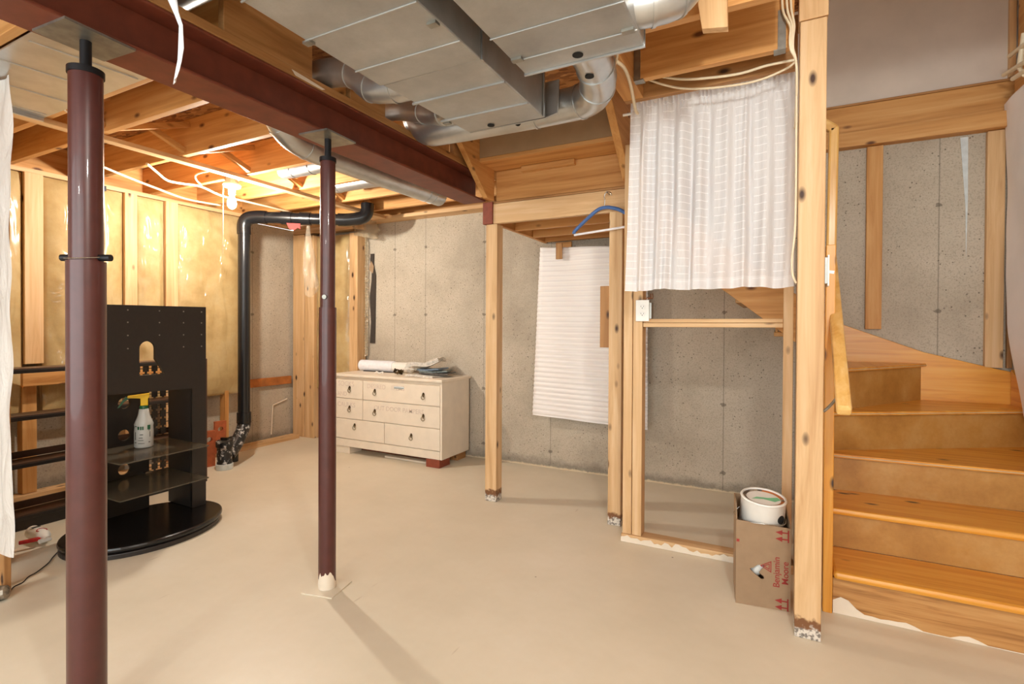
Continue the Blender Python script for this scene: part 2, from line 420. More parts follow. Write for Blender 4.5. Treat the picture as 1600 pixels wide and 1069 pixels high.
WORLD = {}
def wpos(o): return WORLD.get(o.name, V((0, 0, 0)))
def tag(o, label=None, cat=None, group=None, kind=None):
    if label: o['label'] = label
    if cat: o['category'] = cat
    if group: o['group'] = group
    if kind: o['kind'] = kind
    return o
def build(name, mb, mat, parent=None, label=None, cat=None, group=None, kind=None, smooth=False, bevel=0.0, fixn=True, origin=None):
    bm = mb.bm if isinstance(mb, MB) else mb
    if fixn: bmesh.ops.recalc_face_normals(bm, faces=bm.faces)
    if parent is None:
        if origin is None:
            xs = [v.co.x for v in bm.verts]; ys = [v.co.y for v in bm.verts]; zs = [v.co.z for v in bm.verts]
            origin = V(((min(xs)+max(xs))/2, (min(ys)+max(ys))/2, min(zs)))
        else: origin = V(origin)
    else: origin = wpos(parent)
    bmesh.ops.translate(bm, vec=-origin, verts=bm.verts)
    me = bpy.data.meshes.new(name); bm.to_mesh(me); bm.free()
    if mat is not None: me.materials.append(mat)
    o = bpy.data.objects.new(name, me); COL.objects.link(o)
    if parent is None: o.location = origin
    else: o.parent = parent
    WORLD[o.name] = V(origin)
    if smooth is True:
        for p in me.polygons: p.use_smooth = True
    elif smooth:
        for p in me.polygons: p.use_smooth = True
        try: me.set_sharp_from_angle(angle=math.radians(smooth))
        except Exception: pass
    if bevel:
        b = o.modifiers.new('bevel', 'BEVEL'); b.width = bevel; b.segments = 2; b.limit_method = 'ANGLE'; b.angle_limit = math.radians(40)
    tag(o, label, cat, group, kind)
    return o
def thing(name, loc, label, cat, group=None):
    o = bpy.data.objects.new(name, None); COL.objects.link(o); o.location = loc; o.empty_display_size = 0.05
    WORLD[o.name] = V(loc); return tag(o, label, cat, group)
def board(name, x0, x1, y0, y1, z0, z1, matset, label=None, cat=None, group=None, parent=None, bevel=0.003, kind=None):
    d = (abs(x1-x0), abs(y1-y0), abs(z1-z0)); ax = d.index(max(d))
    m = matset[ax] if isinstance(matset, list) else matset
    return build(name, MB().box(x0, x1, y0, y1, z0, z1), m, parent, label, cat, group, kind, bevel=bevel)
def barw(name, p0, p1, w, h, matset, label=None, cat=None, group=None, parent=None, up=(0, 0, 1), bevel=0.003):
    d = [abs(b-a) for a, b in zip(p0, p1)]; ax = d.index(max(d))
    m = matset[ax] if isinstance(matset, list) else matset
    return build(name, MB().bar(p0, p1, w, h, up), m, parent, label, cat, group, bevel=bevel)
def plate(outer, holes, thick):
    """flat plate in local XY with holes, as a mesh"""
    cu = bpy.data.curves.new('plate', 'CURVE'); cu.dimensions = '2D'; cu.fill_mode = 'BOTH'; cu.extrude = thick/2
    for loop in [outer]+holes:
        sp = cu.splines.new('POLY'); sp.points.add(len(loop)-1); sp.use_cyclic_u = True
        for i, p in enumerate(loop): sp.points[i].co = (p[0], p[1], 0, 1)
    return curve_mesh(cu)
def curve_mesh(cu):
    ob = bpy.data.objects.new('tmp', cu); COL.objects.link(ob)
    dg = bpy.context.evaluated_depsgraph_get(); me = bpy.data.meshes.new_from_object(ob.evaluated_get(dg))
    bpy.data.objects.remove(ob); bpy.data.curves.remove(cu); return me
def text_mesh(s, size, thick=0.0006):
    cu = bpy.data.curves.new('lettering', 'FONT'); cu.body = s; cu.size = size; cu.extrude = thick; cu.align_x = 'LEFT'
    cu.space_line = 0.95; cu.offset = size*0.006
    return curve_mesh(cu)
def frame(o, ux, uy):
    ux, uy = V(ux).normalized(), V(uy).normalized(); uz = ux.cross(uy)
    m = Matrix((ux, uy, uz)).transposed().to_4x4(); m.translation = V(o); return m
def circle(cx, cy, r, n=24, a0=0.0, a1=2*PI):
    return [(cx+r*math.cos(a0+(a1-a0)*k/n), cy+r*math.sin(a0+(a1-a0)*k/n)) for k in range(n if abs(a1-a0-2*PI) < 1e-6 else n+1)]
def smooth_path(pts, k=6):
    pts = [V(p) for p in pts]; out = []
    for i in range(len(pts)-1):
        p0 = pts[max(0, i-1)]; p1 = pts[i]; p2 = pts[i+1]; p3 = pts[min(len(pts)-1, i+2)]
        for j in range(k):
            t = j/k; out.append(0.5*((2*p1)+(p2-p0)*t+(2*p0-5*p1+4*p2-p3)*t*t+(3*p1-p0-3*p2+p3)*t**3))
    out.append(pts[-1]); return out

# ---------------------------------------------------------------- setting
def struct(name, mb, mat, label=None, cat='wall', **k): return build(name, mb, mat, None, label, cat, None, 'structure', origin=(0, 0, 0), **k)
struct('floor', MB().box(-5.3, 3.2, -2.6, 4.6, -0.1, 0.0), M['floor'], 'painted beige concrete basement floor', 'floor')
wb = MB(); wb.box(-5.3, -1.915, 4.36, 4.6, 0, 2.426); wb.box(-1.915, -0.86, 4.36, 4.6, 0, 2.88); wb.box(-0.86, 1.6, 4.36, 4.6, 0, 2.88)
struct('wall_back', wb, M['conc_back'], 'bare cast concrete foundation wall behind the white dresser and stairs', 'wall')
struct('wall_left', MB().box(-5.3, -5.1, 1.0, 4.36, 0, 2.425), M['conc_left'], 'bare concrete foundation wall behind the yellow insulation', 'wall')
struct('wall_right', MB().box(1.36, 1.6, 2.62, 4.36, 0, 4.2), M['conc_left'], 'side wall of the stairwell', 'wall')
struct('wall_upper', MB().box(0.2, 1.36, 4.345, 4.4, 2.885, 4.2), M['drywall'], 'bare grey drywall above the stairs', 'wall')
sub = MB()
sub.box(-5.3, -1.91, -2.6, 4.6, 2.70, 2.72); sub.box(-1.91, 0.19, -2.6, 2.60, 2.70, 2.72); sub.box(0.19, 3.2, -2.6, 2.10, 2.70, 2.72)
sub.box(1.4, 3.2, 2.10, 4.6, 2.70, 2.72); sub.box(-1.91, -0.70, 2.60, 3.11, 2.7052, 2.72)
struct('ceiling', sub, M['osb'], 'strand board subfloor above the joists', 'ceiling')
cap = MB(); cap.box(-1.95, 1.6, 2.05, 4.6, 4.2, 4.25); cap.box(-1.95, -1.9, 2.56, 4.6, 2.73, 4.2); cap.box(-1.95, 0.19, 2.54, 2.60, 2.73, 4.2); cap.box(0.19, 1.6, 2.04, 2.10, 2.73, 4.2); cap.box(0.13, 0.19, 2.1, 2.6, 2.73, 4.2)
cap.box(-1.9, 0.2, 4.36, 4.4, 2.89, 4.2); cap.box(1.36, 1.4, 2.1, 2.62, 2.73, 4.2)
struct('wall_stairwell', cap, M['drywall'], 'drywall enclosure at the top of the stairs', 'wall')
struct('wall_front', MB().box(-5.3, -3.66, 1.10, 1.20, 0, 2.44), M['insul'], 'insulated partition at the edge of the picture', 'wall')
struct('wall_far_right', MB().box(3.2, 3.3, -2.6, 2.7, 0, 2.7), M['drywall'], 'side wall out of the picture', 'wall')
struct('wall_far_left', MB().box(-5.3, -5.2, -2.6, 1.1, 0, 2.7), M['drywall'], 'side wall behind the camera', 'wall')
wr = MB(); wr.box(1.36, 3.2, 2.62, 2.7, 0, 2.7)
struct('wall_stair_front', wr, M['drywall'], 'wall beside the stairs out of the picture', 'wall')
wrr = MB(); wrr.box(-5.3, 3.3, -2.7, -2.6, 0, 0.5); wrr.box(-5.3, -4.2, -2.7, -2.6, 0.5, 2.7); wrr.box(2.4, 3.3, -2.7, -2.6, 0.5, 2.7)  # gap added in the unseen wall so the world background fills the room
struct('wall_rear', wrr, M['drywall'], 'wall behind the camera with a wide opening added for fill light', 'wall')

# ---------------------------------------------------------------- steel beam, columns, nailer
bx = -2.01
b = MB(); b.box(bx-0.092, bx+0.092, -2.4, 3.30, 2.225, 2.237); b.box(bx-0.092, bx+0.092, -2.4, 3.30, 2.398, 2.410); b.box(bx-0.005, bx+0.005, -2.4, 3.30, 2.237, 2.398)
build('steel_beam', b, M['steel_red'], None, 'long red-brown steel I-beam under the joists, resting on two columns', 'beam', bevel=0.003)
board('nailer_plank', bx-0.095, bx+0.095, -2.4, 3.20, 2.411, 2.448, M['dim'], 'flat timber nailer plank lying along the top of the steel beam', 'plank')

def column(x, y, z_join, r_lo, r_up, name, label, z_base=0.0, screw_r=0.016, plate_h=0.072, bolts=False, foot=True):
    t = thing(name, (x, y, 0), label, 'column', 'steel support columns')
    build('lower_tube', MB().tube([(x, y, 0.006), (x, y, z_join)], r_lo, 32), M['col_red'], t, smooth=40)
    build('upper_tube', MB().tube([(x, y, z_join-0.02), (x, y, 2.105)], r_up, 32), M['col_red'], t, smooth=40)
    build('collar', MB().tube([(x, y, 2.105), (x, y, 2.125)], r_up+0.004, 32), M['black_iron'], t, smooth=40)
    build('jack_screw', MB().tube([(x, y, 2.125), (x, y, 2.217)], screw_r, 16), M['black_iron'], t, smooth=40)
    rot = Matrix.Translation((x, y, 0)) @ Matrix.Rotation(math.radians(4), 4, 'Z')
    build('cap_plate', MB().box(-0.088, 0.088, -0.10, 0.10, 2.217, 2.225, rot), M['zinc'], t, 'grey steel cap plate')
    rot2 = Matrix.Translation((x, y, 0)) @ Matrix.Rotation(math.radians(12), 4, 'Z')
    build('base_plate', MB().box(-0.085, 0.085, -0.085, 0.085, 0.0, 0.006, rot2), M['floor'], t, 'painted-over base plate')
    if foot:
        rn = random.Random(int(x*1000))
        hts = [max(0.008, 0.085*max(0.12, math.cos((k/40*2*PI)+0.95))**0.7+rn.uniform(-.012, .012)) for k in range(40)]
        def spl(u, v):
            k = int(round(u*40)) % 40; q = u*2*PI
            return (x+math.cos(q)*(r_lo+0.0018), y+math.sin(q)*(r_lo+0.0018), 0.0065+hts[k]*v)
        build('paint_splash', MB().grid(spl, 40, 3), M['cream'], t, 'cream paint splash at the foot')
    if bolts:
        rr = r_lo+0.028; a = math.radians(27)
        d = V((math.cos(a), math.sin(a), 0))
        build('cross_pin', MB().tube([V((x, y, z_join+0.012))-d*rr, V((x, y, z_join+0.012))+d*rr], 0.011, 14), M['black_iron'], t, 'black cross pin through the tube', smooth=40)
        build('pin_wire', MB().tube([V((x, y, z_join))+V((math.cos(q), math.sin(q), 0))*(r_lo+0.003)+V((0, 0, 0.012-0.008*math.sin((q+2.7)*1.1))) for q in [(-2.7+3.2*k/16) for k in range(17)]], 0.0015, 6), M['chrome'], t)
    else:
        a = math.radians(-62); d = V((math.cos(a), math.sin(a), 0))
        build('lock_bolt', MB().tube([V((x, y, z_join+0.05)), V((x, y, z_join+0.05))+d*(r_up+0.014)], 0.011, 8), M['zinc'], t, 'grey lock bolt')
    return t
column(-1.995, 0.852, 1.505, 0.0525, 0.0455, 'steel_column', 'thick dark-red steel column closest to the camera, cut by the lower edge', bolts=True)
column(-1.965, 1.835, 1.39, 0.0415, 0.0355, 'steel_column', 'slimmer dark-red steel column in mid-room whose foot plate shows on the floor')

build('paint_smear', MB().prism([(bx+0.0955, 1.60, 2.417), (bx+0.0955, 1.75, 2.414), (bx+0.0955, 1.77, 2.424), (bx+0.0955, 1.66, 2.432), (bx+0.0955, 1.58, 2.436)], (0.001, 0, 0)), M['cream'], bpy.data.objects['nailer_plank'], 'white paint smear')
# blocking boards above the beam, between the joists
blk = [(0.2, 1.00, 'nearest the top edge'), (1.27, 1.70, 'longest, beside the white cloth strip'), (1.94, 2.20, 'between the first two round ducts'), (2.67, 2.82, 'short, past the third round duct'), (2.88, 3.18, 'at the end of the steel beam')]
for a, c, w in blk:
    board('blocking_board', -1.955, -1.92, a, c, 2.449, 2.70, M['dim'], 'brown blocking board standing on the beam nailer, '+w, 'board', 'blocking boards over the steel beam')

# ---------------------------------------------------------------- joists on the left
jl = [(0.90, 'closest to the camera'), (1.36, 'second from the near column'), (1.63, 'third, with a dark smear'), (2.10, 'fourth, beside the bare bulb'), (2.585, 'fifth, carrying the lamp holder'), (3.07, 'sixth, beyond the farther column'), (3.55, 'seventh, before the back wall')]
for y, w in jl:
    board('floor_joist', -5.1, -1.965, y, y+0.038, 2.462, 2.698, M['joist'], 'orange floor joist left of the steel beam, '+w, 'joist', 'floor joists left of the beam')
board('floor_joist', -5.1, -2.12, 3.96, 4.0, 2.462, 2.698, M['joist'], 'orange floor joist left of the steel beam, nearest the back wall', 'joist', 'floor joists left of the beam')
board('rim_board', -5.1, -1.93, 4.32, 4.40, 2.462, 2.699, M['joist'], 'rim board standing on the back wall sill', 'board')
board('sill_plate', -5.05, -1.95, 4.20, 4.42, 2.4262, 2.461, M['pine'], 'pale sill plate on top of the concrete wall behind the dresser', 'plank')
board('sill_plate', -5.1, -4.94, 1.2, 4.19, 2.426, 2.461, M['pine'], 'pale sill plate on top of the insulated left wall', 'plank')
board('rim_board', -5.1, -5.06, 1.0, 4.2, 2.462, 2.698, M['joist'], 'rim board over the insulated left wall', 'board')
# strapping under the joists and the cross braces
board('strapping', -3.725, -3.655, 0.3, 4.22, 2.432, 2.461, M['pine'], 'long pale strapping strip nailed under the joists', 'strip')
ys = [0.938, 1.36, 1.63, 2.10, 2.585, 3.07, 3.55, 3.96]
w_ = ['nearest the camera', 'beside the near column', 'short, above the cut cable', 'left of the bulb', 'over the bulb', 'behind the farther column', 'closest to the back wall']
gaps = [(0.938, 1.36), (1.398, 1.63), (1.668, 2.10), (2.138, 2.585), (2.623, 3.07), (3.108, 3.55), (3.588, 3.96)]
for i, (a, c) in enumerate(gaps):
    barw('cross_brace', (-3.60, a, 2.66), (-3.60, c, 2.49), 0.036, 0.036, M['joist'], 'diagonal brace between joists, falling away, '+w_[i], 'brace', 'cross braces between the joists')
    barw('cross_brace', (-3.55, a, 2.49), (-3.55, c, 2.66), 0.036, 0.036, M['joist'], 'diagonal brace between joists, rising away, '+w_[i], 'brace', 'cross braces between the joists')
# sheet metal panning between near joists
p = MB(); p.box(-3.648, -2.30, 0.94, 1.355, 2.449, 2.456); p.box(-3.648, -3.63, 0.94, 1.355, 2.43, 2.449)
for k in range(5): p.tube([(-3.60+0.3*k, 0.96, 2.449), (-3.56+0.3*k, 1.34, 2.449)], 0.004, 6)
build('joist_panning', p, M['galv_pipe'], None, 'grey sheet metal panning fixed under the joists behind the near column', 'duct')

# ---------------------------------------------------------------- joists, header and hangers on the right
board('floor_joist', -0.60, 0.06, 2.41, 2.448, 2.46, 2.698, M['joist'], 'orange joist above the white curtain, hung in a steel hanger', 'joist', 'short joists beside the stairwell')
board('floor_joist', -0.60, 0.06, 2.01, 2.05, 2.46, 2.698, M['joist'], 'orange joist at the upper edge, nearer than the curtain joist', 'joist', 'short joists beside the stairwell')
board('stair_header', -0.70, -0.602, 1.6, 2.615, 2.46, 2.698, M['joist'], 'doubled header beam running back to the curtain, right of the big duct', 'beam')
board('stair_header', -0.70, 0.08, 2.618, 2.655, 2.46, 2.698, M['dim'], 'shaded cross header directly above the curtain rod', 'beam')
for (x, y, w) in ((-0.60, 2.41, 'left end of the curtain joist'), (0.03, 2.41, 'right end of the curtain joist')):
    h = MB(); s = 1 if x < -0.3 else -1
    h.box(x, x+s*0.03, y-0.003, y-0.001, 2.455, 2.62); h.box(x, x+s*0.045, y-0.003, y+0.041, 2.455, 2.459); h.box(x, x+s*0.03, y+0.039, y+0.041, 2.455, 2.62)
    build('joist_hanger', h, M['zinc'], None, 'galvanised joist hanger at the '+w, 'bracket', 'joist hangers')
st = MB(); st.prism([(-0.24, 1.93, 2.36), (-0.155, 1.93, 2.345), (-0.165, 1.93, 2.66), (-0.285, 1.93, 2.66)], (0, 0.036, 0))
bo = build('board_offcut', st, M['pine'][2], None, 'short board with a rough sawn end hanging at the upper edge', 'board', bevel=0.002)

# ---------------------------------------------------------------- ducts
def trunk(name, x0, x1, y0, y1, z0, z1, label, seams, end_slope=False, narrow=None):
    t = thing(name, ((x0+x1)/2, (y0+y1)/2, z0), label, 'duct')
    build('casing', MB().box(x0, x1, y0, y1, z0, z1), M['galv'], t, bevel=0.006)
    for y in seams: build('standing_seam', MB().bar((x0-0.002, y, z0-0.002), (x1+0.002, y, z0-0.002), 0.006, 0.005), M['galv'], t, bevel=0.0015)
    return t
d1 = trunk('supply_duct', -1.40, -0.94, -1.5, 1.575, 2.25, 2.455, 'wide galvanised supply duct running beside the steel beam', [0.75, 0.98, 1.21, 1.44])
build('reducer', MB().prism([(-1.39, 1.575, 2.252), (-0.942, 1.575, 2.252), (-0.942, 2.15, 2.252), (-1.345, 2.15, 2.252)], (0, 0, 0.2)), M['galv'], d1, bevel=0.006)
for y in (1.76, 1.97): build('standing_seam', MB().bar((-1.385, y, 2.249), (-0.94, y, 2.249), 0.009, 0.008), M['galv'], d1)
build('end_cap', MB().prism([(-1.345, 2.15, 2.252), (-0.942, 2.15, 2.252), (-0.90, 2.20, 2.285), (-0.90, 2.22, 2.45), (-1.345, 2.22, 2.45)], (0, 0.012, 0)), M['galv'], d1, bevel=0.003)
for y in (1.585, 2.13): build('drive_slip', MB().bar((-0.937, y, 2.25), (-0.937, y, 2.45), 0.012, 0.006, (1, 0, 0)), M['galv_pipe'], d1)
for (x, y) in ((-1.20, 2.11),): build('plug_hole', MB().tube([(x, y, 2.2505), (x, y, 2.247)], 0.017, 16), M['blackhole'], d1, 'black round plug', smooth=40)
for (x, y) in ((-0.955, 1.32), (-1.39, 1.22), (-1.36, 1.99)):
    build('slip_tab', MB().box(x-0.022, x+0.012, y-0.012, y+0.012, 2.241, 2.25), M['zinc'], d1)
d2 = trunk('return_duct', -0.845, -0.40, -1.5, 1.745, 2.25, 2.455, 'second wide galvanised duct, right of the supply duct, cut by the upper edge', [0.9, 1.19, 1.48, 1.64])
build('plug_hole', MB().tube([(-0.62, 1.70, 2.2505), (-0.62, 1.70, 2.247)], 0.019, 16), M['blackhole'], d2, 'black round plug', smooth=40)
build('end_flange', MB().box(-0.848, -0.397, 1.742, 1.75, 2.244, 2.455), M['galv_pipe'], d2)
for (x, y) in ((-0.82, 1.63), (-0.425, 1.63)): build('slip_tab', MB().box(x-0.02, x+0.02, y-0.012, y+0.012, 2.241, 2.25), M['zinc'], d2)

def pipe(name, pts, r, label, seams=True, group='round duct pipes', k=6, ribs=None, parent=None):
    path = smooth_path(pts, k)
    o = build(name, MB().tube(path, r, 24), M['galv_pipe'], None, label, 'duct', group, smooth=40)
    for i in (ribs or []):
        p0 = V(path[i]); d = (V(path[min(i+1, len(path)-1)])-V(path[max(i-1, 0)])).normalized()
        build('joint_band', MB().tube([p0-d*0.006, p0+d*0.006], r+0.004, 24), M['galv_pipe'], o, smooth=40)
    return o
o = pipe('round_duct', [(-0.635, 1.752, 2.36), (-0.65, 1.95, 2.36), (-0.68, 2.12, 2.355), (-0.77, 2.27, 2.355), (-0.95, 2.31, 2.36), (-1.30, 2.31, 2.362), (-1.55, 2.31, 2.365), (-1.75, 2.36, 2.40), (-1.90, 2.47, 2.53), (-1.958, 2.50, 2.545)], 0.077, 'large round duct bending from the second duct across to the beam', ribs=[8, 14, 20, 26])
build('plug_hole', MB().tube([(-0.655, 1.93, 2.285), (-0.655, 1.93, 2.280)], 0.018, 16), M['blackhole'], o, 'black round plug', smooth=40)
build('plug_hole', MB().tube([(-1.13, 2.255, 2.302), (-1.13, 2.25, 2.297)], 0.016, 16), M['blackhole'], o, smooth=40)
pipe('round_duct', [(-1.39, 1.81, 2.37), (-1.52, 1.81, 2.37), (-1.66, 1.81, 2.40), (-1.78, 1.815, 2.49), (-1.95, 1.82, 2.53), (-2.2, 1.82, 2.54)], 0.066, 'round duct elbow leaving the supply duct, nearest of three crossing the beam', ribs=[6, 12, 18])
pipe('round_duct', [(-1.36, 2.12, 2.36), (-1.50, 2.16, 2.38), (-1.70, 2.26, 2.46), (-1.95, 2.31, 2.54), (-2.2, 2.31, 2.55)], 0.06, 'small round duct elbow at the far corner of the supply duct', ribs=[6, 12])
pipe('round_duct', [(-1.62, 1.14, 2.56), (-1.95, 1.14, 2.56), (-2.3, 1.14, 2.56)], 0.075, 'dark round duct passing over the beam at the upper edge', ribs=[4])
pipe('round_duct', [(-0.43, 1.655, 2.335), (-0.36, 1.67, 2.338), (-0.30, 1.70, 2.36), (-0.26, 1.735, 2.43), (-0.245, 1.76, 2.56), (-0.245, 1.76, 2.69)], 0.068, 'bright round duct elbow right of the second duct at the upper edge', ribs=[6, 12, 18])
pipe('round_duct', [(-2.40, 1.80, 2.62), (-2.44, 1.88, 2.56), (-2.47, 1.98, 2.42), (-2.47, 2.14, 2.36), (-2.46, 2.5, 2.352), (-2.44, 3.0, 2.35), (-2.42, 3.42, 2.35)], 0.078, 'long round duct running under the joists along the left of the beam', ribs=[6, 12, 18, 33, 34])
pipe('round_duct', [(-3.52, 2.83, 2.54), (-3.3, 2.82, 2.53), (-3.0, 2.80, 2.52), (-2.45, 2.78, 2.50)], 0.062, 'round duct between joists, left of the farther column', ribs=[4, 9])
pipe('round_duct', [(-3.45, 3.31, 2.53), (-3.0, 3.31, 2.53), (-2.45, 3.30, 2.50)], 0.062, 'round duct between joists, right of the farther column', ribs=[1])

# ---------------------------------------------------------------- lamp
t = thing('ceiling_lamp', (BULB.x, BULB.y, 2.462), 'bare bulb glowing in a white ceiling holder with a pull cord', 'lamp')
build('junction_box', MB().tube([(BULB.x, BULB.y, 2.461), (BULB.x, BULB.y, 2.418)], 0.05, 8), M['zinc'], t, 'grey metal box')
build('lamp_holder', MB().lathe([(0.062, 2.418), (0.068, 2.405), (0.062, 2.392), (0.03, 2.385), (0.026, 2.335)], (BULB.x, BULB.y, 0), n=28), M['white'], t, smooth=40)
bl = build('bulb', MB().lathe([(0.014, 2.335), (0.017, 2.32), (0.028, 2.295), (0.033, 2.265), (0.029, 2.24), (0.016, 2.224), (0.002, 2.219)], (BULB.x, BULB.y, 0), n=24), M['bulb'], t, 'glowing white bulb', smooth=True)
build('pull_cord', MB().tube([(BULB.x-0.02, BULB.y-0.06, 2.39), (BULB.x-0.02, BULB.y-0.062, 1.86)], 0.003, 6), M['offwhite'], t, 'thin white pull cord')

# ---------------------------------------------------------------- insulated left wall
def batt(name, y0, y1, z0, z1, x, depth, bulge, label, seed):
    def fr(u, v):
        y = y0+(y1-y0)*u; z = z0+(z1-z0)*v
        e = min(u, 1-u, 0.25)/0.25*1.0; e2 = min(v, 1-v, 0.1)/0.1
        e = math.sqrt(max(0, min(1, e)))*math.sqrt(max(0, min(1, e2)))
        w = mnoise.noise((y*4+seed, z*1.6, seed))*0.016 + mnoise.noise((y*9, z*9, seed+3))*0.006 + 0.020*math.sin((z*1.0+y*0.7)*30+4*mnoise.noise((y*3, z*2, seed+9)))*max(0, mnoise.noise((y*2, z*1.3, seed+5))+0.1) + 0.016*abs(mnoise.noise((y*7, z*2.2, seed+11)))
        return (x - 0.03 + (bulge+w)*e, y, z)
    mb = MB().grid(fr, 40, 130)
    mb.box(x-depth, x-0.035, y0, y1, z0, z1)
    return build(name, mb, M['insul'], None, label, 'insulation', 'plastic-covered insulation batts', smooth=35)
XI = -4.92
batt('insulation_batt', 1.21, 1.715, 0.62, 2.42, XI, 0.14, 0.045, 'yellow insulation under wrinkled plastic, left of the leftmost stud', 1)
batt('insulation_batt', 1.835, 2.37, 0.62, 2.42, XI, 0.14, 0.05, 'yellow insulation under wrinkled plastic, behind the near steel column', 2)
batt('insulation_batt', 2.475, 2.70, 0.62, 2.42, XI, 0.14, 0.035, 'narrow strip of yellow insulation between two close studs', 3)
batt('insulation_batt', 2.815, 3.46, 0.60, 2.42, XI, 0.14, 0.05, 'wide yellow insulation under shiny plastic beside the black pipe', 4)
board('wall_stud', XI-0.085, XI+0.004, 1.72, 1.83, 1.005, 2.425, M['pine'], 'pale stud on the insulated wall, farthest left, ending at the plank', 'stud', 'studs of the insulated wall')
board('wall_stud', XI-0.085, XI+0.004, 2.375, 2.47, 0.10, 2.425, M['pine'], 'pale stud on the insulated wall, just right of the near column', 'stud', 'studs of the insulated wall')
board('wall_stud', XI-0.085, XI+0.004, 2.705, 2.81, 0.10, 2.425, M['pine'], 'knotty stud on the insulated wall above the black stand', 'stud', 'studs of the insulated wall')
board('wall_stud', XI-0.085, XI-0.002, 1.705, 1.79, 0.045, 0.845, M['joist'], 'short orange stud under the horizontal ledger behind the shelf rack', 'stud', 'studs of the insulated wall')
board('wall_stud', XI-0.085, XI-0.002, 3.27, 3.31, 0.045, 0.64, M['joist'], 'short orange stud beside the foot of the black pipe', 'stud', 'studs of the insulated wall')
board('ledger_board', XI+0.058, XI+0.096, 1.675, 2.95, 0.848, 0.945, M['joist'], 'horizontal yellow ledger board behind the shelf rack', 'board')
board('bottom_plate', XI-0.085, XI+0.04, 1.21, 4.14, 0.0, 0.042, M['pine'], 'floor plate of the insulated left wall', 'plank')
board('rusty_board', -5.09, -5.06, 2.85, 4.18, 0.62, 0.71, M['rust'], 'rust-stained horizontal board behind the black pipe', 'board')
wf = MB()
wf.tube([(-5.088, 3.93, 0.06), (-5.088, 3.95, 0.39), (-5.088, 4.14, 0.44)], 0.008, 8)
build('white_strip', wf, M['cream'], None, 'thin pale bent strip leaning on the concrete left of the corner', 'strip')

# insulated stud frame on the back wall, left of the dresser
YF = 4.20
board('wall_stud', -5.06, -4.875, YF, YF+0.09, 0.0, 2.36, M['pine'], 'wide pale stud in the far corner of the insulated walls', 'stud', 'studs of the corner frame')
board('wall_stud', -4.865, -4.72, YF+0.005, YF+0.09, 0.0, 2.34, M['pine'], 'plastic-wrapped stud second from the far corner', 'stud', 'studs of the corner frame')
board('wall_stud', -4.17, -4.052, YF, YF+0.13, 0.0, 2.32, M['pine'], 'stud ending the corner frame beside the bare concrete', 'stud', 'studs of the corner frame')
def cb(u, v):
    x = -4.715+u*0.54; z = 0.58+v*1.74
    e = math.sqrt(max(0, min(1, min(u, 1-u)*5)))*math.sqrt(max(0, min(1, min(v, 1-v)*12)))
    return (x, YF+0.045-(0.045+0.014*mnoise.noise((x*6, z*3, 2)))*e, z)
mb = MB().grid(cb, 20, 50); mb.box(-4.715, -4.175, YF+0.05, YF+0.14, 0.58, 2.32)
build('insulation_batt', mb, M['insul'], None, 'yellow insulation between studs of the corner frame, behind the farther column', 'insulation', 'plastic-covered insulation batts', smooth=35)
board('top_plate', -5.06, -4.05, YF, YF+0.13, 2.365, 2.424, M['pine'], 'top plate of the insulated corner frame', 'plank')
def fold(u, v):
    a = u*2*PI; z = 2.26+v*0.20
    r = 0.085+0.03*mnoise.noise((math.cos(a)*2, math.sin(a)*2, v*5))
    return (-3.96+math.cos(a)*r*1.7, YF+0.03+math.sin(a)*r*0.9, z-0.03*math.cos(a))
build('plastic_wrap', MB().grid(fold, 24, 10), M['poly'], None, 'brownish bunched plastic at the head of the corner frame', 'plastic', smooth=True)
# crinkled plastic edge and the dark felt strip
cr = MB(); rnd = random.Random(3)
for k in range(40):
    z = 0.96+k*0.034; cr.prism([(-4.046+rnd.uniform(-.006, .012), YF+0.10, z), (-4.02+rnd.uniform(-.008, .012), YF+0.12, z+0.012), (-4.028+rnd.uniform(-.012, .016), YF+0.13, z+0.045), (-4.044, YF+0.115, z+0.04)], (0.003, 0.006, 0))
build('plastic_edge', cr, M['poly'], None, 'crinkled torn plastic edge running down beside the bare concrete', 'plastic')
fs = [(-4.00, 2.10), (-3.95, 2.10), (-3.955, 1.98), (-3.925, 1.86), (-3.93, 1.5), (-3.935, 1.11), (-4.005, 1.11), (-3.99, 1.35), (-4.01, 1.62), (-3.985, 1.80), (-3.98, 1.95), (-4.005, 2.0)]
fo = build('felt_strip', MB().prism([(x, 4.352, z) for x, z in fs], (0, -0.006, 0)), M['tar'], None, 'dark felt strip hanging on the concrete beside the insulated corner', 'strip')
build('torn_patch', MB().prism([(-4.02, 4.344, 1.93), (-3.985, 4.344, 2.02), (-3.945, 4.344, 1.96), (-3.96, 4.344, 1.88)], (0, -0.004, 0)), M['cardboard'], fo, 'torn tan patch')
# partition edge wrapped in milky plastic at the left border of the picture
def pw(u, v):
    z = 0.22+v*2.22; x = -3.42+u*0.300
    return (x+0.012*mnoise.noise((z*3, u, 1)), 1.045+0.018*mnoise.noise((x*14, z*4, 4))-0.02*u*(1-u), z)
build('plastic_sheet', MB().grid(pw, 14, 60), M['poly_white'], None, 'milky plastic sheet wrapped over the partition edge at the left border', 'plastic', smooth=True)
board('partition_stud', -3.40, -3.29, 1.07, 1.098, 0.0, 2.44, M['dim'], 'end stud of the partition whose foot shows at the left border', 'stud')
build('paint_rag', MB().lathe([(0.004, -0.045), (0.03, -0.04), (0.036, 0.0), (0.03, 0.035), (0.005, 0.045)], (-3.235, 1.03, 0.034), (0.7, 0.7, 0.15), 9), M['lid'], None, 'crumpled grey rag on the floor at the left border', 'rag')

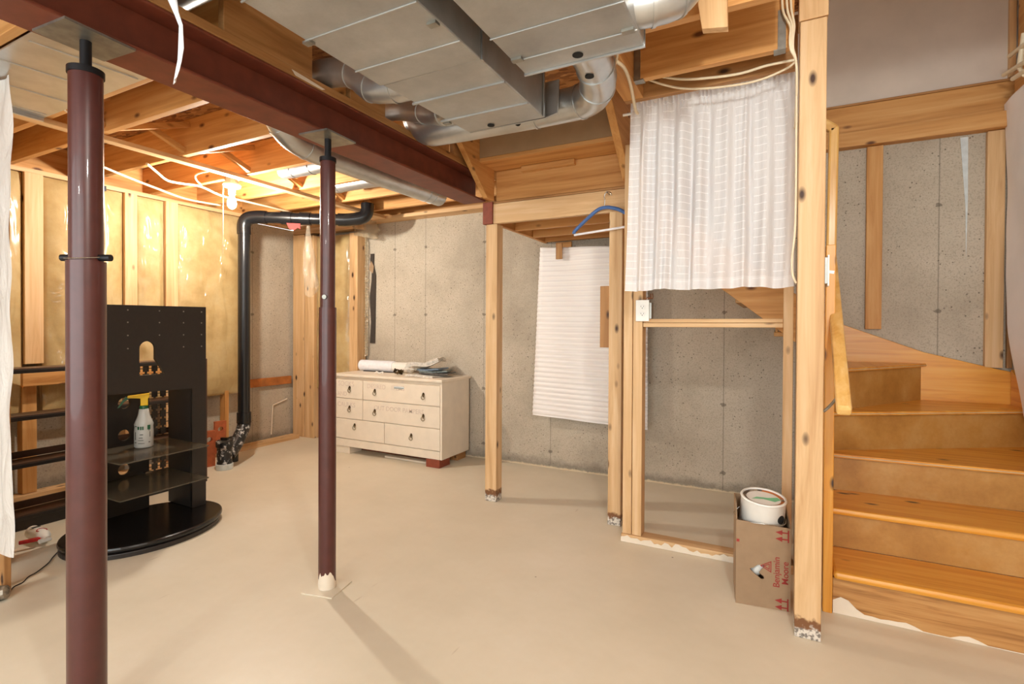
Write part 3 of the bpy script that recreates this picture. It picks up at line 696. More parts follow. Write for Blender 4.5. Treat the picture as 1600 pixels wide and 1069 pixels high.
# ---------------------------------------------------------------- shelf rack along the left wall
rk = thing('shelf_rack', (-4.28, 1.9, 0), 'low dark-brown shelf rack along the insulated wall, behind the near column', 'shelf')
for z in (1.010, 0.713, 0.414, 0.085):
    board('shelf', -4.36, -4.20, 1.22, 2.62, z-0.012, z+0.012, M['brownshelf'], parent=rk)
    board('shelf_lip', -4.202, -4.196, 1.22, 2.62, z-0.020, z+0.004, M['black'], parent=rk)
board('back_rail', -4.362, -4.352, 1.22, 2.62, 0.43, 0.475, M['brownshelf'], parent=rk)
board('back_rail', -4.362, -4.352, 1.22, 2.62, 0.10, 0.15, M['brownshelf'], parent=rk)
board('side_panel', -4.36, -4.20, 1.205, 1.22, 0.0, 1.022, M['brownshelf'], parent=rk)
board('side_panel', -4.36, -4.20, 2.62, 2.635, 0.0, 1.022, M['brownshelf'], parent=rk)
board('plinth', -4.352, -4.21, 1.22, 2.62, 0.0, 0.072, M['black'], parent=rk)
# slotted disc holders
for z0, z1 in ((0.727, 0.996), (0.428, 0.699), (0.099, 0.40)):
    g = MB(); n = int(round((z1-z0)/0.066)); h = (z1-z0)/n
    for k in range(5):
        ya = 2.15+k*0.062
        for j in range(n):
            za = z0+j*h; g.box(-4.332, -4.322, ya, ya+0.040, za+0.008, za+h-0.008)
        g.box(-4.331, -4.323, ya+0.013, ya+0.027, z0, z1)
    for j in range(n): g.box(-4.330, -4.324, 2.15, 2.438, z0+(j+0.5)*h-0.003, z0+(j+0.5)*h+0.003)
    build('disc_holder', g, M['black'], rk, 'black slotted disc holder')

# ---------------------------------------------------------------- black television stand
XP = -3.50
tv = thing('television_stand', (XP, 1.81, 0), 'tall black television stand with an arched cut-out, glass shelves and oval base', 'stand')
def ell(a, bb, z0, z1, cy=1.81, cx=XP): return MB().prism([(cx+a*math.cos(2*PI*k/64), cy+bb*math.sin(2*PI*k/64), z0) for k in range(64)], (0, 0, z1-z0))
build('base_plinth', ell(0.345, 0.425, 0.0, 0.028, 1.80, XP+0.012), M['black'], tv, bevel=0.004)
build('base_top', ell(0.355, 0.435, 0.031, 0.062), M['blackgloss'], tv, bevel=0.012)
Y0, Y1 = 1.50, 2.186
outer = [(Y0, 0.062), (Y0+0.06, 0.062), (Y0+0.06, 0.885), (2.092, 0.872), (2.092, 0.062), (Y1, 0.062), (Y1, 1.425), (Y0, 1.418)]
arch = [(1.769, 0.985), (1.769, 1.150)] + [(1.815+0.046*math.cos(PI-PI*k/10), 1.152+0.046*math.sin(PI-PI*k/10)) for k in range(1, 10)] + [(1.861, 1.150), (1.861, 1.083), (1.918, 0.985)]
me = plate(outer, [arch], 0.022)
mb = MB().mesh_from(me, frame((XP-0.011, 0, 0), (0, 1, 0), (0, 0, 1)))
build('front_panel', mb, M['black'], tv, 'black front panel with an arched cut-out')
bp = plate([(Y0+0.05, 0.062), (1.968, 0.062), (1.968, 0.90), (Y0+0.05, 0.90)], [circle(1.818, z, 0.036) for z in (0.787, 0.578, 0.354)], 0.018)
build('back_panel', MB().mesh_from(bp, frame((XP-0.285, 0, 0), (0, 1, 0), (0, 0, 1))), M['black'], tv, 'black back panel with three round cable holes')
build('grommet', MB().tube([(XP-0.273, 1.818, 0.354), (XP-0.268, 1.818, 0.354)], 0.001, 8), M['abs'], tv)
board('side_wing', XP-0.28, XP-0.022, 2.092, 2.112, 0.062, 0.90, M['black'], parent=tv, bevel=0.004)
board('side_wing', XP-0.28, XP-0.022, Y0+0.04, Y0+0.058, 0.062, 0.90, M['black'], parent=tv, bevel=0.004)
for zz, w in ((0.503, 'upper dusty glass shelf'), (0.292, 'lower dusty glass shelf')):
    build('glass_shelf', MB().prism([(-3.776, 1.562, zz), (-3.29, 1.562, zz), (-3.31, 2.087, zz), (-3.776, 2.087, zz)], (0, 0, 0.008)), M['glass'], tv, w)
    for y in (1.62, 1.95): build('shelf_clip', MB().box(-3.774, -3.745, y-0.02, y+0.02, zz+0.008, zz+0.02), M['chrome'], tv)
for y in (1.53, 1.705, 1.885, 2.035, 2.155):
    for z in (1.39, 1.315, 1.235, 1.155):
        if 1.75 < y < 1.93 and z < 1.2: continue
        build('screw_insert', MB().tube([(XP, y, z), (XP+0.0015, y, z)], 0.0045, 8), M['zinc'], tv, 'small grey screw insert')

# spray bottle with the yellow trigger on the upper glass shelf
bt = thing('spray_bottle', (-3.62, 1.855, 0.512), 'white spray bottle with yellow trigger head on the upper glass shelf', 'bottle')
ox, oy, oz = -3.62, 1.855, 0.512
build('bottle_body', MB().lathe([(0.045, 0), (0.052, 0.008), (0.052, 0.10), (0.050, 0.135), (0.052, 0.15), (0.046, 0.168), (0.034, 0.20), (0.029, 0.225), (0.026, 0.245), (0.020, 0.250)], (ox, oy, oz), n=28), M['clearplastic'], bt, smooth=50)
build('collar', MB().lathe([(0.023, 0.248), (0.024, 0.252), (0.024, 0.264), (0.021, 0.268)], (ox, oy, oz), n=20), M['green'], bt, 'green collar', smooth=40)
dv = V((-0.45, -0.89, 0)).normalized(); side = V((-dv.y, dv.x, 0))
def tp(a, z): return V((ox, oy, oz))+dv*a+V((0, 0, z))
tm = MB().prism([tp(-0.022, 0.268)-side*0.014, tp(0.018, 0.268)-side*0.014, tp(0.018, 0.315)-side*0.014, tp(0.085, 0.322)-side*0.014, tp(0.085, 0.334)-side*0.014, tp(-0.03, 0.346)-side*0.014, tp(-0.03, 0.325)-side*0.014, tp(-0.022, 0.31)-side*0.014], side*0.028)
build('trigger_head', tm, M['yellow'], bt, 'yellow trigger head', bevel=0.003)
build('trigger', MB().prism([tp(0.07, 0.32)-side*0.007, tp(0.095, 0.33)-side*0.007, tp(0.115, 0.30)-side*0.007, tp(0.135, 0.262)-side*0.007, tp(0.128, 0.262)-side*0.007, tp(0.10, 0.30)-side*0.007], side*0.014), M['green'], bt, 'green trigger and nozzle')
vw = V((0.89, -0.46, 0))
def lab(a, z, r=0.0528):
    d = V((math.cos(a), math.sin(a), 0)); return V((ox, oy, oz+z))+d*r
lb = MB()
for (a0, a1, z0, z1) in ((-1.55, -1.25, 0.138, 0.143), (-1.5, -1.38, 0.055, 0.105), (-0.9, -0.55, 0.085, 0.09), (-1.0, -0.6, 0.065, 0.069), (-1.1, -0.5, 0.05, 0.053), (-1.6, -1.3, 0.035, 0.04), (-1.1, -0.4, 0.03, 0.033), (0.12, 0.2, 0.07, 0.105), (0.0, 0.2, 0.035, 0.04), (0.0, 0.15, 0.112, 0.116)):
    k = 6
    for i in range(k):
        b0 = a0+(a1-a0)*i/k; b1 = a0+(a1-a0)*(i+1)/k
        vs = [lb.bm.verts.new(lab(q, z)) for q, z in ((b0, z0), (b1, z0), (b1, z1), (b0, z1))]; lb.bm.faces.new(vs)
build('printed_lines', lb, M['ink'], bt, 'dark printed lines')
lb = MB()
for (a0, a1, z0, z1) in ((-0.12, 0.22, 0.118, 0.147), (-1.15, -0.95, 0.12, 0.14), (-0.85, -0.7, 0.118, 0.14), (-0.65, -0.5, 0.118, 0.14)):
    for i in range(5):
        b0 = a0+(a1-a0)*i/5; b1 = a0+(a1-a0)*(i+1)/5
        vs = [lb.bm.verts.new(lab(q, z, 0.0531)) for q, z in ((b0, z0), (b1, z0), (b1, z1), (b0, z1))]; lb.bm.faces.new(vs)
build('green_label', lb, M['green'], bt, 'green label marks')

# spray bottle lying on the floor
fb = thing('spray_bottle', (-3.80, 1.42, 0.0), 'white bottle with red trigger lying on the floor left of the near column', 'bottle')
A0 = V((-4.00, 1.43, 0.041)); ax = V((0.235, 0.0, 0.0)).normalized()
build('bottle_body', MB().lathe([(0.03, 0), (0.038, 0.006), (0.038, 0.13), (0.034, 0.155), (0.018, 0.178), (0.014, 0.195)], A0, ax, 24), M['white'], fb, smooth=50)
tip = A0+ax*0.20; sd = V((ax.y-0.25, -ax.x, 0)).normalized()
build('spray_head', MB().tube([tip-ax*0.02, tip+ax*0.02, tip+ax*0.035+sd*0.05], 0.013, 12), M['white'], fb, smooth=40)
build('trigger', MB().prism([tip+sd*0.03-V((0, 0, 0.006)), tip+sd*0.12-ax*0.01-V((0, 0, 0.006)), tip+sd*0.115-ax*0.03-V((0, 0, 0.006)), tip+sd*0.03-ax*0.03-V((0, 0, 0.006))], (0, 0, 0.018)), M['red'], fb, 'red trigger', bevel=0.003)
build('red_ring', MB().tube([A0+ax*0.125+V((0, 0, 0.039))+ax*0.022*math.cos(q)+sd*0.022*math.sin(q)-V((0, 0, 0.006*abs(math.sin(q)))) for q in [2*PI*k/20*0.7+0.9 for k in range(21)]], 0.003, 6), M['red'], fb)
build('printed_lines', MB().box(-0.012, 0.012, -0.02, 0.02, 0.0375, 0.0385, frame(A0+ax*0.05, ax, V((-ax.y, ax.x, 0)))), M['ink'], fb)
wp = smooth_path([(-3.60, 1.50, 0.004), (-3.70, 1.475, 0.004), (-3.66, 1.44, 0.006), (-3.56, 1.36, 0.004), (-3.50, 1.32, 0.004), (-3.42, 1.24, 0.005), (-3.40, 1.20, 0.003), (-3.35, 1.16, 0.003), (-3.33, 1.12, 0.004), (-3.27, 1.08, 0.004)][1:], 5)
build('wire', MB().tube(wp, 0.0028, 6), M['black_iron'], None, 'thin dark wire trailing over the floor from the fallen bottle', 'wire')

# ---------------------------------------------------------------- black drain pipe
dp = thing('drain_pipe', (-4.56, 3.22, 0), 'black plastic drain pipe rising beside the insulation and turning along the ceiling', 'pipe')
R = 0.054
build('riser_tube', MB().tube([(-4.56, 3.22, 0.40), (-4.56, 3.22, 2.24)], R, 28), M['abs'], dp, smooth=40)
build('top_elbow', MB().tube(smooth_path([(-4.56, 3.22, 2.18), (-4.56, 3.22, 2.27), (-4.53, 3.235, 2.325), (-4.46, 3.28, 2.345), (-4.38, 3.33, 2.345)], 6), R+0.008, 28), M['abs'], dp, smooth=40)
build('run_tube', MB().tube([(-4.42, 3.305, 2.345), (-3.74, 3.72, 2.335)], R, 28), M['abs'], dp, smooth=40)
for f in (0.30, 0.52):
    a = V((-4.42, 3.305, 2.345)); c = V((-3.74, 3.72, 2.335)); m_ = a+(c-a)*f; d = (c-a).normalized()
    build('coupling', MB().tube([m_-d*0.05, m_+d*0.05], R+0.009, 28), M['abs'], dp, smooth=40)
build('end_elbow', MB().tube(smooth_path([(-3.80, 3.683, 2.336), (-3.72, 3.73, 2.337), (-3.61, 3.80, 2.36), (-3.575, 3.83, 2.41), (-3.57, 3.835, 2.50)], 6), R+0.008, 28), M['abs'], dp, smooth=40)
build('strap_clip', MB().tube([V((-3.83, 3.665, 2.336))+V((0.52*math.cos(q), -0.85*math.cos(q), math.sin(q)))*0.064 for q in [2*PI*k/24 for k in range(25)]], 0.004, 6), M['zinc'], dp)
build('pipe_hub', MB().tube([(-4.56, 3.22, 0.36), (-4.56, 3.22, 0.46)], R+0.01, 28), M['abs'], dp, smooth=40)
build('offset_arm', MB().tube(smooth_path([(-4.56, 3.22, 0.42), (-4.56, 3.22, 0.34), (-4.53, 3.17, 0.27), (-4.47, 3.06, 0.17), (-4.44, 2.98, 0.11)], 6), R+0.006, 28), M['abs_smear'], dp, 'glue-smeared angled arm', smooth=40)
build('cleanout_body', MB().lathe([(0.066, 0.0), (0.066, 0.05), (0.062, 0.055), (0.062, 0.20), (0.070, 0.205), (0.070, 0.255), (0.060, 0.262)], (-4.42, 2.93, 0), n=32), M['abs_smear'], dp, smooth=40)
build('cleanout_plug', MB().box(-0.03, 0.03, -0.014, 0.014, 0.262, 0.285, Matrix.Translation((-4.42, 2.93, 0)) @ Matrix.Rotation(0.5, 4, 'Z')), M['abs'], dp)
build('collar_band', MB().lathe([(0.068, 0.0), (0.071, 0.004), (0.071, 0.048), (0.068, 0.052)], (-4.42, 2.93, 0), n=32), M['label'], dp, 'grey smeared band at the floor')
build('rear_elbow', MB().tube(smooth_path([(-4.58, 3.10, 0.22), (-4.60, 3.13, 0.12), (-4.60, 3.13, 0.0)], 5), 0.05, 24), M['abs'], dp, smooth=40)
build('label_sticker', MB().box(-0.012, 0.012, -0.001, 0.001, 0.41, 0.43, Matrix.Translation((-4.51, 3.185, 0)) @ Matrix.Rotation(math.radians(52), 4, 'Z')), M['white'], dp, 'small white sticker')
build('warning_tag', MB().prism([(-4.20, 3.41, 2.29), (-4.09, 3.48, 2.285), (-4.09, 3.48, 2.23), (-4.11, 3.467, 2.245), (-4.14, 3.45, 2.22), (-4.18, 3.425, 2.235)], (0.004, -0.006, 0)), M['ink_red'], dp, 'torn red tag under the pipe')
# hanging bunch of clear plastic
def bag(u, v):
    a = u*2*PI; r = 0.012+0.055*math.sin(min(1, v*1.2)*PI*0.6)*(0.6+0.4*v)
    r *= 1+0.35*mnoise.noise((math.cos(a)*3, math.sin(a)*3, v*6)); z = 2.27-v*0.60-0.10*v*max(0, math.cos(a+1))
    return (-4.03+r*math.cos(a)*0.9+0.05*v*v, 3.52+r*math.sin(a), z)
build('plastic_bag', MB().grid(bag, 28, 36), M['poly_bag'], None, 'bunch of clear crumpled plastic hanging under the black pipe', 'plastic', smooth=True)

# red clay pieces beside the pipe foot
def clay(x, y, z0, s, label):
    me_ = plate([(-0.055*s, 0), (0.055*s, 0), (0.055*s, 0.33*s), (-0.055*s, 0.33*s)], [circle(0.0, 0.25*s, 0.026*s, 16)], 0.035)
    mtx = frame((x, y, z0), (0.2, 0.98, 0), (0.03, 0, 1))
    return build('clay_brick', MB().mesh_from(me_, mtx), M['terracotta'], None, label, 'brick', 'orange clay pieces by the pipe', bevel=0.004)
clay(-4.62, 2.905, 0.0, 1.0, 'orange clay piece with a round hole standing left of the pipe foot')
clay(-4.86, 3.17, 0.043, 0.95, 'smaller orange clay piece standing just behind the pipe foot')

# ---------------------------------------------------------------- dresser
DX0, DX1, DY0, DY1 = -4.035, -2.695, 3.862, 4.335
ds = thing('dresser', ((DX0+DX1)/2, (DY0+DY1)/2, 0), 'cream painted dresser with six drawers against the back wall', 'dresser')
cz0, cz1 = 0.075, 0.785
cs = MB(); cs.box(DX0, DX0+0.02, DY0, DY1, cz0, cz1); cs.box(DX1-0.02, DX1, DY0, DY1, cz0, cz1); cs.box(DX0, DX1, DY1-0.012, DY1, cz0, cz1); cs.box(DX0+0.02, DX1-0.02, DY0+0.016, DY1-0.012, cz0+0.02, cz1)
build('case', cs, M['cream'], ds, bevel=0.002)
board('top_board', DX0-0.015, DX1+0.012, DY0-0.02, DY1+0.01, 0.786, 0.812, M['cream'], parent=ds, bevel=0.005)
board('plinth_rail', DX0+0.02, DX1-0.022, DY0-0.002, DY0+0.014, 0.075, 0.150, M['cream'], parent=ds)
rows = [(0.567, 0.752), (0.362, 0.560), (0.157, 0.355)]
def pull(parent, x, z):
    k = MB().lathe([(0.014, 0.0), (0.014, 0.004), (0.009, 0.010), (0.002, 0.014)], (x, DY0-0.004, z+0.012), (0, -1, 0), 14)
    k.prism([(x+0.013*math.cos(q), DY0-0.003, z+0.012+0.022*math.sin(q)) for q in [2*PI*k/16 for k in range(16)]], (0, -0.003, 0))
    build('pull_plate', k, M['brass'], parent, 'dark brass plate', smooth=40)
    build('pull_ring', MB().tube([(x+0.019*math.cos(q), DY0-0.013, z-0.012+0.019*math.sin(q)) for q in [2*PI*k/20 for k in range(21)]], 0.0035, 8, False), M['ring'], parent, 'dull metal ring', smooth=True)
xs = -3.648; xb = -3.37
for r, (z0, z1) in enumerate(rows):
    sp = xs if r < 2 else xb
    for (a, c) in ((DX0+0.022, sp-0.003), (sp+0.003, DX1-0.022)):
        d = board('drawer', a, c, DY0-0.003, DY0+0.016, z0, z1, M['cream'], parent=ds, bevel=0.003)
        zc = (z0+z1)/2+0.0; L = c-a
        if L < 0.5: pull(d, (a+c)/2+0.01, zc)
        elif r < 2: pull(d, a+0.155, zc-0.01); pull(d, c-0.185, zc-0.01)
        else: pull(d, (a+c)/2-0.06, zc+0.03) if a < -3.6 else pull(d, (a+c)/2, zc)
def scrawl(txt, x, z, size, parent=ds):
    me_ = text_mesh(txt, size, 0.0003)
    return build('faint_writing', MB().mesh_from(me_, frame((x, DY0-0.0036, z), (1, 0, 0), (0, 0, 1))), M['pencil'], parent, 'faint hand lettering on the drawer')
scrawl('SOCKS', -3.98, 0.69, 0.07); scrawl('AND', -3.99, 0.59, 0.06)
scrawl('CAULKS', -3.99, 0.48, 0.066)
scrawl('DESIRED    ITEMS', -3.59, 0.685, 0.062)
scrawl('OUT DOOR PAMPERS', -3.50, 0.478, 0.062)
build('label_strip', MB().box(-3.25, -3.13, DY0-0.0045, DY0-0.003, 0.70, 0.722), M['label'], ds, 'pale label strip')
build('label_print', MB().box(-3.25, -3.135, DY0-0.005, DY0-0.0045, 0.704, 0.709), M['ink'], ds)
board('support_block', DX1-0.17, DX1-0.02, DY0-0.01, DY0+0.16, 0.0, 0.074, M['redwood'], 'red-brown block under the right front corner of the dresser', 'block', 'blocks under the dresser')
board('support_block', DX0+0.0, DX0+0.20, DY0+0.01, DY0+0.18, 0.0, 0.074, M['cream'], 'cream block under the left front corner of the dresser', 'block', 'blocks under the dresser')
board('support_block', DX1-0.16, DX1-0.03, DY1-0.17, DY1-0.02, 0.0, 0.074, M['dim'], 'block under the back right corner of the dresser', 'block', 'blocks under the dresser')
board('support_block', DX0+0.02, DX0+0.19, DY1-0.17, DY1-0.02, 0.0, 0.074, M['dim'], 'block under the back left corner of the dresser', 'block', 'blocks under the dresser')
board('floor_board', DX0+0.15, DX1-0.19, DY0+0.20, DY0+0.40, 0.0, 0.02, M['redwood'], 'dark board lying under the dresser', 'board')
board('floor_board', -3.42, -2.92, DY0+0.06, DY0+0.12, 0.0, 0.02, M['cream'], 'thin pale board lying under the dresser front', 'board')

# things on the dresser
ZT = 0.812
hs = MB(); prof = []
n = 26
for k in range(n*4+1):
    h = k/(n*4)*0.46; prof.append((0.056+0.0035*math.sin(k*PI/2), h))
hs.lathe(prof, (-4.02, 4.235, ZT+0.0605), (1, 0.0, 0), 24)
ho = build('flexible_hose', hs, M['cloth'], None, 'white ribbed flexible hose lying on the back of the dresser', 'hose', smooth=60)
build('hose_cuff', MB().lathe([(0.050, 0.45), (0.051, 0.47), (0.053, 0.66), (0.056, 0.665), (0.056, 0.68), (0.046, 0.685)], (-4.02, 4.235, ZT+0.0585), (1, 0, 0), 24), M['white'], ho, smooth=40)
build('dark_spiral', MB().box(-3.95, -3.42, 4.185, 4.195, ZT+0.001, ZT+0.009), M['blackhole'], ho)  # straight black strip along the foot of the hose
# loose clutter and newspapers
rnd = random.Random(5)
kt = MB()
for k in range(16):
    c = V((-3.36+rnd.uniform(-.05, .06), 4.06+rnd.uniform(-.03, .04), ZT+0.012+rnd.uniform(0, .035)))
    d = V((rnd.uniform(-1, 1), rnd.uniform(-1, 1), rnd.uniform(-.3, .3))).normalized()
    kt.tube([c-d*0.022, c+d*0.022], 0.005+rnd.uniform(0, .004), 6)
build('brass_fittings', kt, M['brass'], None, 'small heap of brass fittings on the dresser in front of the hose', 'fittings')
cr = MB()
for k in range(14):
    c = V((-3.25+rnd.uniform(-.08, .07), 4.12+rnd.uniform(-.03, .06), ZT+0.02+rnd.uniform(0, .05)))
    cr.prism([c, c+V((rnd.uniform(-.05, .05), rnd.uniform(-.04, .04), rnd.uniform(-.02, .03))), c+V((rnd.uniform(-.05, .05), rnd.uniform(-.04, .04), rnd.uniform(-.01, .04)))], (0.002, 0.002, 0.003))
build('crumpled_paper', cr, M['paper'], None, 'crumpled paper between the hose and the newspapers', 'paper')
bo_ = MB().tube(smooth_path([(-3.66, 4.05, ZT+0.005), (-3.63, 4.04, ZT+0.02), (-3.60, 4.045, ZT+0.006), (-3.57, 4.06, ZT+0.018), (-3.55, 4.04, ZT+0.005)], 4), 0.006, 8)
build('white_ribbon', bo_, M['white'], None, 'small white ribbon lying on the dresser before the hose', 'ribbon')
mags = [(-3.02, 4.06, 0.34, 0.23, 0.020, -0.05, 'paper', 'thick folded newspaper at the bottom of the pile on the dresser'), (-2.92, 4.11, 0.30, 0.22, 0.012, 0.22, 'paper_dark', 'dark magazine jutting right from the newspaper pile'),
        (-2.95, 4.12, 0.28, 0.20, 0.016, 0.35, 'paper_teal', 'teal magazine in the pile on the dresser'), (-2.97, 4.10, 0.24, 0.20, 0.014, 0.10, 'paper_blue', 'blue magazine under the top newspaper'), (-3.05, 4.09, 0.34, 0.24, 0.026, 0.30, 'paper', 'crumpled newspaper topmost on the dresser pile')]
z = ZT+0.001
for i, (x, y, a, c, h, rz, m, lb) in enumerate(mags):
    top = i == 4
    def mg(u, v, x=x, y=y, a=a, c=c, h=h, z=z, top=top):
        return (0, 0, 0)
    m_ = Matrix.Translation((x, y, z)) @ Matrix.Rotation(rz, 4, 'Z')
    mb = MB()
    nx = 8
    for s in range(2 if not top else 3):
        zz = s*h/2
        def fn(u, v, zz=zz):
            q = m_ @ V(((u-.5)*a*(1-0.03*s), (v-.5)*c, zz+(0.055*u*u+0.014*math.sin(u*7+v*3)+0.010*math.sin(v*6+u*3) if top else 0.004*math.sin(u*5+i))+0.006*(i > 0)*u)); return q
        vs = [[mb.bm.verts.new(V(fn(p/nx, q/4))) for q in range(5)] for p in range(nx+1)]
        vt = [[mb.bm.verts.new(V(fn(p/nx, q/4))+V((0, 0, h/2.2))) for q in range(5)] for p in range(nx+1)]
        for p in range(nx):
            for q in range(4):
                mb.bm.faces.new((vs[p][q], vs[p][q+1], vs[p+1][q+1], vs[p+1][q])); mb.bm.faces.new((vt[p][q], vt[p+1][q], vt[p+1][q+1], vt[p][q+1]))
        for p in range(nx):
            mb.bm.faces.new((vs[p][0], vs[p+1][0], vt[p+1][0], vt[p][0])); mb.bm.faces.new((vs[p][4], vt[p][4], vt[p+1][4], vs[p+1][4]))
        for q in range(4):
            mb.bm.faces.new((vs[0][q], vt[0][q], vt[0][q+1], vs[0][q+1])); mb.bm.faces.new((vs[nx][q], vs[nx][q+1], vt[nx][q+1], vt[nx][q]))
    build('newspaper' if m == 'paper' else 'magazine', mb, M[m], None, lb, 'newspaper' if m == 'paper' else 'magazine', 'papers piled on the dresser')
    z += h+0.004

# ---------------------------------------------------------------- landing, entry steps and closet under them
post = build('timber_post', MB().box(-1.92, -1.825, 3.31, 3.40, 0, 2.058), M['post'][2], None, 'timber post under the end of the steel beam, right of the dresser', 'post', 'timber posts', bevel=0.004)
board('beam_block', -1.945, -1.862, 3.302, 3.40, 2.060, 2.222, M['redwood'], 'red-brown block between the post head and the steel beam end', 'block')
board('closet_header', -1.860, -0.82, 3.31, 3.35, 2.060, 2.205, M['pine'], 'pale header board over the closet opening, holding the blue hanger', 'beam')
board('header_cap', -1.860, -0.82, 3.312, 3.352, 2.207, 2.222, M['dim'], 'thin dark plate on top of the closet header', 'plank')
es = thing('entry_steps', (-1.36, 3.1, 2.225), 'underside of two entry steps between sloping stringers, above the closet header', 'steps')
for x0, x1 in ((-1.885, -1.845), (-0.862, -0.815)):
    build('stringer', MB().prism([(x0, 3.20, 2.226), (x0, 3.30, 2.226), (x0, 3.30, 2.70), (x0, 2.66, 2.70), (x0, 2.615, 2.705)], (x1-x0, 0, 0)), M['joist'][1], es, bevel=0.003)
board('riser', -1.845, -0.862, 3.325, 3.345, 2.226, 2.445, M['joist'], parent=es)
board('tread', -1.845, -0.862, 3.085, 3.345, 2.446, 2.474, M['joist'], parent=es)
board('riser', -1.845, -0.862, 3.085, 3.105, 2.475, 2.70, M['grey_ply'], parent=es)
board('cleat', -1.62, -1.22, 3.285, 3.324, 2.405, 2.444, M['joist'], parent=es)
board('landing_ledger', -1.90, -1.868, 3.36, 4.358, 2.070, 2.215, M['joist'], 'ledger board on the beam side of the closet ceiling', 'board')
for y, w in ((3.68, 'nearest the header'), (4.02, 'in the middle'), (4.28, 'nearest the concrete wall')):
    board('landing_joist', -1.866, -0.84, y, y+0.038, 2.072, 2.222, M['joist'], 'orange landing joist over the closet, '+w, 'joist', 'landing joists over the closet')
board('landing_floor', -1.90, -0.20, 3.353, 4.36, 2.2235, 2.245, M['osb'], 'subfloor of the landing over the closet', 'floor', kind='structure')

po = build('timber_post', MB().box(-0.972, -0.885, 3.285, 3.375, 0, 2.058), M['post'][2], None, 'timber post carrying the closet header left of the curtain', 'post', 'timber posts', bevel=0.004)
board('post_block', -1.035, -0.9712, 3.295, 3.335, 1.165, 1.572, M['dim'], 'short upright block nailed to the left of the post beside the blind', 'block')

# pleated blind hanging on the concrete
bl_y = 4.255
corners = [(-1.90, 2.02), (-0.935, 1.97), (-1.968, 0.495), (-0.925, 0.455)]
def blind(u, v):
    a = V((corners[2][0]+(corners[0][0]-corners[2][0])*v, 0, corners[2][1]+(corners[0][1]-corners[2][1])*v))
    c = V((corners[3][0]+(corners[1][0]-corners[3][0])*v, 0, corners[3][1]+(corners[1][1]-corners[3][1])*v))
    q = a+(c-a)*u
    y = bl_y+0.006*math.sin(v*2*PI*36)*(1-0.5*v)+0.035*max(0, v-0.72)*math.sin(u*9)*2+0.02*mnoise.noise((u*3, v*2, 1))
    return (q.x, y, q.z)
bd = build('pleated_blind', MB().grid(blind, 24, 200), M['blind'], None, 'white pleated paper blind hanging on the concrete behind the posts', 'blind', smooth=60)
bd.modifiers.new('thickness', 'SOLIDIFY').thickness = 0.0015
board('blind_clip', -1.735, -1.675, 4.222, 4.236, 1.90, 2.04, M['dim'], label=None, parent=bd)
board('nailing_block', -1.78, -1.63, 4.33, 4.358, 2.0, 2.068, M['joist'], 'small block under the landing joists above the blind', 'block')

# partition frame behind the curtain
YP = 3.07
board('partition_stud', -0.815, -0.762, YP, YP+0.09, 0.05, 2.40, M['pine'], 'left one of the paired studs below the curtain', 'stud', 'studs of the closet partition')
board('partition_stud', -0.758, -0.702, YP, YP+0.09, 0.05, 2.40, M['pine'], 'right one of the paired studs, carrying the outlet', 'stud', 'studs of the closet partition')
board('partition_stud', 0.040, 0.086, YP, YP+0.09, 0.05, 2.40, M['pine'], 'stud ending the cross rail below the curtain, left of the big post', 'stud', 'studs of the closet partition')
board('partition_stud', 0.100, 0.145, YP, YP+0.09, 0.0, 2.40, M['dim'], 'stud partly hidden behind the big post', 'stud', 'studs of the closet partition')
pl = board('bottom_plate', -0.822, 0.098, YP-0.004, YP+0.09, 0.0, 0.048, M['pine'], 'floor plate of the partition with white paint on its front edge', 'plank')
rnd = random.Random(11); poly = [(-0.823, YP-0.0046, 0.002)]
top = [(-0.823+0.02*k, YP-0.0046, 0.018+rnd.uniform(0, .028)) for k in range(46)]
build('white_paint', MB().prism(poly+top+[(0.08, YP-0.0046, 0.002)], (0, -0.0012, 0)), M['cream'], pl, 'ragged white paint')
board('cross_rail', -0.699, 0.038, YP+0.001, YP+0.088, 1.302, 1.326, M['pine'], 'lower board of the doubled cross rail below the curtain', 'rail', 'boards of the cross rail')
board('cross_rail', -0.699, 0.038, YP+0.004, YP+0.088, 1.3275, 1.350, M['pine'], 'upper board of the doubled cross rail below the curtain', 'rail', 'boards of the cross rail')
ou = thing('power_outlet', (-0.70, YP-0.02, 1.335), 'white power outlet on the stud under the left end of the curtain', 'outlet')
build('outlet_box', MB().box(-0.70, -0.648, YP-0.012, YP+0.04, 1.352, 1.445), M['zinc'], ou, 'grey box')
build('cover_plate', MB().box(-0.738, -0.660, YP-0.021, YP-0.013, 1.336, 1.462), M['white'], ou, bevel=0.002)
for z in (1.378, 1.42):
    r_ = build('receptacle', MB().lathe([(0.017, 0), (0.017, 0.002), (0.016, 0.003)], (-0.699, YP-0.021, z), (0, -1, 0), 20), M['white'], ou)
    sl = MB(); sl.box(-0.7075, -0.7055, YP-0.0248, YP-0.0235, z, z+0.008); sl.box(-0.6925, -0.6905, YP-0.0248, YP-0.0235, z, z+0.008); sl.tube([(-0.699, YP-0.0235, z-0.006), (-0.699, YP-0.0248, z-0.006)], 0.0028, 10)
    build('slots', sl, M['blackhole'], r_)
for dx in (0, 0.012):
    build('lead_wire', MB().tube(smooth_path([(-0.69+dx, YP+0.01, 1.445), (-0.675+dx, YP-0.012, 1.475), (-0.655+dx, YP-0.005, 1.47), (-0.66+dx, YP+0.02, 1.50)], 5), 0.0025, 6), M['copper'], ou)

